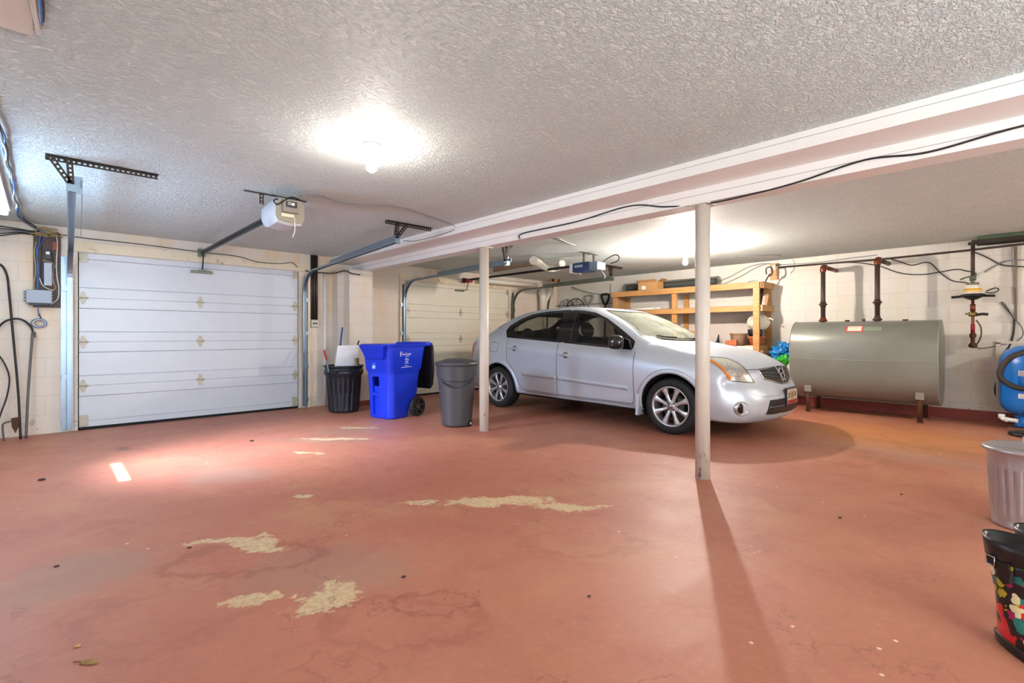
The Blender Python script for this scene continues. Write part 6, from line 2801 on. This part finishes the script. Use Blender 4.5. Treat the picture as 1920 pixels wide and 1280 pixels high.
b = MB()
blob(b, (8.36, 2.92, ZB + .44), (.13, .17, .14), 3, .07, freq=1.2)
t = thing('cloth_sack', 'plump cream sack resting on the black tub behind the right post', 'sack', (8.36, 2.93, ZB + .33), world=True)
b.build('sack', mat('cream_cloth', (226, 220, 200), .8, bump=.2, bscale=25), t)
b = MB()
b.tube(smooth_path([(8.34, 2.79, ZB + .49), (8.33, 2.73, ZB + .50), (8.33, 2.69, ZB + .47)], 4), [.02] * 4 + [.012] * 5, 8)
b.build('tied_neck', bpy.data.materials['cream_cloth'], t)
b = MB()
q = onX(1303, 630, 8.3)
b.box((8.3, q.y, ZB + .16), (.22, .24, .30), bev=.01)
tag(b.build('carton', M_card), 'brown carton on the lower shelf half behind the nearest white post', 'box')
q = onX(1338, 650, 8.25)
q.x = 8.42
t = thing('hand_trowel', 'dark garden tool standing upright right of the nearest white post', 'garden tool', (8.42, q.y, ZB), world=True)
b = MB()
b.tube([(8.42, q.y, ZB), (8.42, q.y, ZB + .13), (8.42, q.y - .015, ZB + .25)], [.03, .028, .006], 8)
b.build('blade', M_black, t)
b = MB()
b.cyl((8.42, q.y + .05, ZB), (8.42, q.y + .045, ZB + .12), .03, .02, seg=10)
b.build('grip', mat('dark_green_grip', (46, 60, 44), .6), t)
q = onX(1355, 652, 8.2)
b = MB()
for k in range(9):
    a = random.uniform(-.1, .1)
    b.tube(smooth_path([(8.2 + a, q.y + .40 - k * .03, ZB + .02), (8.18 + a, q.y + .3 - k * .03, ZB + .06 + random.uniform(-.02, .03)), (8.2 + a * .5, q.y + .1 - k * .01, ZB + .03)], 4), .009, 6)
tag(b.build('rope_hank', mat('pale_green_rope', (190, 200, 150), .7)), 'hank of pale green rope on the lower shelf before the pots', 'rope')
b = MB()
b.bx(8.09, 8.13, 2.9, 3.16, ZB + .001, ZB + .06)
tag(b.build('white_packet', M_whitep), 'flat white packet at the front of the lower shelf', 'packet')
b = MB()
q = onX(1371, 648, 8.12)
b.ball((8.14, q.y, ZB + .03), .03, 14, 10)
tag(b.build('red_ball', mat('ball_red', (200, 50, 50), .5)), 'small red ball on the lower shelf beside the lying pot', 'ball')

# ------------------------------------------------------------------ bags beside the oil tank
t = thing('plastic_bag', 'crumpled blue and green plastic bag heaped left of the oil tank', 'bag', (8.2, 2.52, .6), world=True)
b = MB()
blob(b, (8.36, 2.55, .80), (.15, .15, .14), 11, .6, 72, 44, 3.4)
M_bb = mat('bag_blue', (24, 130, 200), .25, vary=.2, dirt=(40, 60, 110), dscale=9)
b.build('blue_bag', M_bb, t)
b = MB()
blob(b, (8.20, 2.49, .70), (.08, .11, .07), 5, .55, 48, 30, 3.6)
b.build('green_bag', mat('bag_green', (44, 170, 50), .3, vary=.15, dirt=(30, 60, 40), dscale=14), t)
b = MB()
blob(b, (8.24, 2.53, .63), (.11, .14, .07), 8, .4, 32, 20)
b.build('dark_bag', mat('bag_dark', (34, 36, 46), .35), t)
b = MB()
blob(b, (8.40, 2.54, .29), (.17, .17, .29), 21, .14, 36, 24, 1.6)
tag(b.build('paper_sack', mat('sack_tan', (190, 166, 138), .75, bump=.25, bscale=14)), 'tan paper sack on the floor between the car nose and the oil tank', 'sack')
b = MB()
blob(b, (8.21, 2.405, .60), (.07, .06, .09), 31, .16, 28, 18)
tag(b.build('white_bundle', mat('bundle_white', (220, 210, 196), .8)), 'white cloth bundle tucked between the sack and the oil tank', 'bundle')

# ------------------------------------------------------------------ things hung near the back corner
t = thing('drain_pipe', 'white branched drain pipe in the back corner over the car roof', 'pipe', (8.2, 7.2, 1.7), world=True)
M_dp = mat('drain_white', (222, 216, 200), .45)


def cornerp(u, v, Y=7.30):
    d = ray(u, v)
    return CAMP + d * (Y / d.y)


b = MB()
b.cyl(cornerp(1019, 590), cornerp(1017, 541), .075, seg=20)
b.build('stack', M_dp, t)
b = MB()
b.tube(smooth_path([cornerp(1033, 541), cornerp(1026, 556), cornerp(1020, 568), cornerp(1019, 580)], 5), .062, 16)
b.build('branch', M_dp, t)
b = MB()
b.cyl(cornerp(1017.5, 552), cornerp(1017.3, 545), .088, seg=20)
b.build('collar', M_dp, t)
b = MB()
b.tube(smooth_path([cornerp(1036, 539, 7.28), cornerp(1030, 560, 7.28), cornerp(1027, 580, 7.28), cornerp(1026, 592, 7.28), cornerp(1026, 715, 7.28)], 5), .02, 10)
tag(b.build('thin_pipe', M_brownpipe), 'thin brown pipe beside the white drain in the back corner', 'pipe')
# wire hoops
for (u0, v0, r_, lb) in ((1062, 578, .20, 'thin black wire hoop hanging on the wall above the car roof, left of its twin'), (1079, 578, .215, 'heavier black wire hoop hanging on the wall above the car roof')):
    c = onX(u0, v0, XR - (.04 if r_ < .21 else .10))
    b = MB()
    k_ = .006 if r_ < .21 else .011
    b.tube([c + Vector((0, math.cos(a) * r_ * 1.15, math.sin(a) * r_)) for a in [2 * PI * k / 36 for k in range(36)]], k_, 6, closed=True)
    b.tube([c + Vector((.03, math.cos(a) * r_ * .72, math.sin(a) * r_ * .72)) for a in [2 * PI * k / 28 for k in range(28)]], .004, 6, closed=True)
    for q in range(4):
        a = PI * q / 4 + .2
        d_ = Vector((0, math.cos(a) * r_ * 1.15, math.sin(a) * r_))
        b.tube([c + d_, c - d_], .005, 6)
    b.tube([c + Vector((0, 0, r_)), Vector((XR - .001, c.y, c.z + r_ + .01))], .006, 6)
    tag(b.build('wire_hoop', M_black), lb, 'hoop')
# tools with D grips
def dgrip(u, v, m, label, sc, w=1.0):
    c = onX(u, v, XR - .05)
    t = thing('garden_spade', label, 'spade', c, world=True)
    b = MB()
    P = [(0, -.055 * w, .075), (0, .055 * w, .075), (0, .06 * w, .03), (0, .018 * w, -.055), (0, -.018 * w, -.055), (0, -.06 * w, .03)]
    b.tube(smooth_path([c + Vector(p) * sc for p in P], 5, True), .016 * sc, 8, closed=True)
    b.build('grip', m, t)
    b = MB()
    b.cyl(c + Vector((0, 0, -.05)) * sc, c + Vector((0, .02, -.80)), .017, seg=10)
    b.build('shaft', m, t)
    b = MB()
    zz = c.z - .80
    b.prism([(-.10, zz + .02), (.10, zz + .02), (.095, zz - .2), (0, zz - .29), (-.095, zz - .2)], lambda y, z: (c.x - .012, c.y + .02 + y, z), lambda y, z: (c.x - .006, c.y + .02 + y, z))
    b.build('blade', M_galvd, t)


dgrip(1135, 562, M_black, 'black D handled spade hanging beside the shelf end', 1.5, 1.0)
dgrip(1104, 563, mat('grip_grey_green', (132, 138, 126), .5), 'grey D handled spade hanging left of the black handled one', 1.3, 1.25)
tag(cable('tool_rail', [onX(1031, 573.5, XR - .03), onX(1090, 571, XR - .03), onX(1150, 568, XR - .03)], .008, M_galvd), 'thin rail on the wall carrying the hanging spades', 'rail')
tag(cable('sagging_hose', [onX(1072, 538, XR - .05), onX(1090, 544, XR - .05), onX(1108, 549, XR - .05), onX(1130, 551, XR - .05), onX(1152, 549, XR - .05)], .011, mat('hose_grey', (150, 144, 130), .5)), 'grey hose sagging on the wall above the spades', 'hose')
tag(cable('hanging_hook', [onX(1144, 532, 8.3), onX(1145, 548, 8.3), onX(1150, 550, 8.3)], .006, M_black), 'thin black hook hanging at the left end of the shelf unit', 'hook')

# ceiling pipes over the car
t = thing('wrapped_pipe', 'white wrapped pipe elbow under the ceiling behind the blue opener', 'pipe', (5.4, 5.0, 2.2), world=True)


def ceilp(u, v, z):
    d = ray(u, v)
    return CAMP + d * ((z - CAM_H) / d.z)


b = MB()
b.tube(smooth_path([ceilp(1000, 488, 2.22), ceilp(1008, 493, 2.21), ceilp(1018, 499, 2.19), ceilp(1030, 503, 2.18), ceilp(1045, 502, 2.19), ceilp(1054, 494, 2.22)], 5), [.065] * 8 + [.055] * 18, 14)
b.build('wrapping', mat('plaster_wrap', (226, 222, 206), .7, bump=.4, bscale=20), t)
for k in range(3):
    a, e = ceilp(1000, 491 + k * 3, 2.24), ceilp(925, 503 + k * 3, 2.24)
    b = MB()
    b.tube([a, e], .013, 8)
    tag(b.build('copper_pipe', mat('dusty_pipe', (164, 140, 116), .6) if k == 0 else bpy.data.materials['dusty_pipe']), 'one of three thin dusty pipes under the ceiling by the wrapped elbow', 'pipe', 'copper pipes by the wrapped elbow')
b = MB()
a, e = cornerp(905, 525.5, 7.2), cornerp(1006, 535, 7.2)
b.tube([a, e], .05, 14)
tag(b.build('pale_pipe', M_dp), 'fat pale pipe along the top of the door wall above the cream garage door', 'pipe')
t = thing('pulley', 'yellowed pulley bracket above the right door track by the back corner', 'pulley', cornerp(1042, 524, 7.0), world=True)
c = cornerp(1042, 524, 7.0)
b = MB()
b.cyl(c + Vector((0, -.02, 0)), c + Vector((0, .02, 0)), .06, seg=20)
b.build('wheel', M_wood, t)
b = MB()
b.bx(c.x - .11, c.x - .07, c.y - .02, c.y + .02, c.z - .06, ZC - .001)
b.bx(c.x + .07, c.x + .10, c.y - .02, c.y + .02, c.z - .05, ZC - .001)
b.build('bracket', M_rust, t)
tag(cable('loose_wire', [ceilp(1048, 447, ZC - .01), ceilp(1065, 455, ZC - .01), ceilp(1080, 460, ZC - .012), ceilp(1081, 462, ZC - .05)], .005, CW['white']), 'short loose wire on the ceiling above the blue opener', 'wire')
tag(cable('drop_cord', [(5.75, 4.15, 2.04), (5.74, 4.1, 1.98), (5.76, 4.08, 1.94), (5.75, 4.08, 1.90)], .004, CW['white']), 'thin white pull cord dangling under the blue opener', 'cord')

# ------------------------------------------------------------------ litter on the floor
c = floor_px(168, 1243)
t = thing('dry_leaf', 'curled brown leaf with its stalk on the floor at the lower left', 'leaf', c, world=True)
b = MB()
rings = []
for k in range(9):
    f = k / 8
    x = -.03 + f * .062
    w = .011 * math.sin(PI * min(1, f * .9 + .1)) ** .6
    rings.append([(c.x + x * .72 + CS * 0, c.y - x * .69, 0.003)] * 0 + [(c.x + CC * x - CS * s_, c.y - CS * x - CC * s_, .004 + .012 * (1 - (s_ / max(w, 1e-4)) ** 2) * math.sin(PI * f)) for s_ in (-w, -w * .5, 0, w * .5, w)])
    rings[-1] = rings[-1] + [(p[0], p[1], p[2] - .003) for p in reversed(rings[-1])]
b.loft(rings)
b.build('blade', mat('leaf_brown', (150, 120, 78), .7, vary=.2, dscale=60), t)
b = MB()
b.tube([c + Vector((CC * -.03, CS * .03, .006)), c + Vector((CC * -.055, CS * .055, .004))], .0015, 5)
b.build('stalk', M_rust, t)
M_bit = mat('dark_crumb', (58, 40, 34), .8)
for k, (u, v, s_, lb) in enumerate(((78, 900, .022, 'dark crumb of debris on the floor left of the bright patch'), (145, 1212, .010, 'tiny tan scrap on the floor above the curled leaf'), (472, 827, .02, 'dark scrap on the floor in front of the white garage door'), (757, 1082, .010, 'tiny dark fleck on the floor near the middle'), (1105, 1118, .008, 'tiny brown fleck on the floor right of the middle'), (1575, 971, .012, 'small brown flake on the floor right of the nearest white post'), (355, 1027, .009, 'tiny dark speck on the rim of the floor stain'), (1690, 927, .010, 'small flake on the floor before the oil tank'), (106, 1062, .010, 'small dark crumb on the floor at the left'))):
    c = floor_px(u, v)
    b = MB()
    blob(b, (c.x, c.y, s_ * .28), (s_, s_ * .7, s_ * .3), k + 40, .5, 12, 8)
    tag(b.build('floor_crumb', M_bit if k != 1 else M_wood), lb, 'debris', None, 'thing')
# ------------------------------------------------------------------ lamps, daylight and added fill
M_bulb = emis('lit_bulb_glass', (1.0, 0.92, 0.86), 190.0)
M_porc = mat('white_porcelain', (235, 232, 225), 0.3)


def ceiling_bulb(x, y, label, m, dz=0.0):
    t = thing('ceiling_bulb', label, 'lamp', (x, y, ZC), world=True)
    b = MB()
    b.lathe([(0.0, 0.0), (.055, 0.0), (.055, -.012), (.035, -.03), (.028, -.045 - dz), (0, -.045 - dz)], (x, y, ZC), 24)
    b.build('lamp_holder', M_porc, t)
    b = MB()
    b.lathe([(0, -.045), (.014, -.045), (.016, -.06), (.031, -.085), (.034, -.105), (.028, -.125), (.014, -.137), (0, -.14)], (x, y, ZC - dz), 20)
    b.build('bulb', m, t)
    return t


LB1 = (1.505, 2.86)
LB2 = (6.347, 3.167)
ceiling_bulb(*LB1, 'bare lit bulb in a porcelain holder on the ceiling before the white garage door', M_bulb, .04)
M_bulb2 = emis('lit_bulb_glass_warm', (1.0, 0.87, 0.78), 2000.0)
ceiling_bulb(*LB2, 'bare lit bulb in a porcelain holder on the ceiling above the car', M_bulb2, .12)
M_fill_bulb = emis('lit_bulb_glass_soft', (1.0, 0.92, 0.80), 500.0)
ceiling_bulb(1.2, -1.9, 'bare lit bulb on the ceiling behind the camera', M_fill_bulb, .06)  # out-of-view bulb added as fill
ceiling_bulb(6.3, -2.3, 'bare lit bulb on the ceiling behind the camera in the right bay', emis('lit_bulb_glass_bright', (1.0, 0.92, 0.82), 1000.0), .12)  # second added bulb, brightens the right bay from out of view


def area(name, loc, rot, sx, sy, power, rgb):
    l = bpy.data.lights.new(name, 'AREA')
    l.shape = 'RECTANGLE'
    l.size, l.size_y = sx, sy
    l.energy = power
    l.color = rgb
    o = bpy.data.objects.new(name, l)
    COL.objects.link(o)
    o.location = loc
    o.rotation_euler = rot
    return o


# sky light standing in the window opening of the left wall
sky = area('window_skylight', (XL + .01, (WY0 + WY1) / 2, 1.50), (0, -PI / 2, 0), .50, .72, 21.0, (0.42, 0.66, 1.0))
near_fill = area('near_window_skylight', ((NX0 + NX1) / 2, YN + .01, (NZ0 + NZ1) / 2), (PI / 2 + .78, 0, 0), NX1 - NX0, NZ1 - NZ0, 125.0, (0.84, 0.94, 1.0))  # fill lamp in the added window, tilted up at the ceiling
beam = area('window_beam', (XL + .02, (WY0 + WY1) / 2, 1.52), (0, -PI / 2 + .62, 0), .40, .70, 26.0, (0.74, 0.80, 1.0))
beam.data.spread = math.radians(60)
sl = bpy.data.lights.new('sun', 'SUN')
sl.energy = 14.0
sl.angle = math.radians(0.6)
sl.color = (1.0, 0.97, 0.92)
so = bpy.data.objects.new('sun', sl)
COL.objects.link(so)
so.location = (-6, 5, 10)
so.rotation_euler = Vector((-1.0, 0.0, 1.72)).to_track_quat('Z', 'Y').to_euler()

w = bpy.data.worlds.new('outdoor_sky')
SC.world = w
w.use_nodes = True
w.node_tree.nodes['Background'].inputs['Color'].default_value = (0.55, 0.7, 1.0, 1)
w.node_tree.nodes['Background'].inputs['Strength'].default_value = 0.6

# ------------------------------------------------------------------ camera and look
cd = bpy.data.cameras.new('camera')
cd.sensor_width = 36.0
cd.lens = CAM_F / 1920 * 36.0
cd.shift_y = (HOR - 640) / 1920
cd.clip_start = 0.02
cam = bpy.data.objects.new('camera', cd)
COL.objects.link(cam)
cam.location = CAMP
cam.rotation_euler = (PI / 2, 0, -CAM_T)
SC.camera = cam
SC.view_settings.view_transform = 'Standard'
SC.view_settings.look = 'None'
SC.view_settings.gamma = 1.0
SC.view_settings.use_curve_mapping = False
SC.view_settings.exposure = 1.15
SC.cycles.max_bounces = 8
SC.cycles.diffuse_bounces = 5
SC.cycles.glossy_bounces = 4
SC.cycles.transparent_max_bounces = 16
SC.cycles.sample_clamp_indirect = 4.0
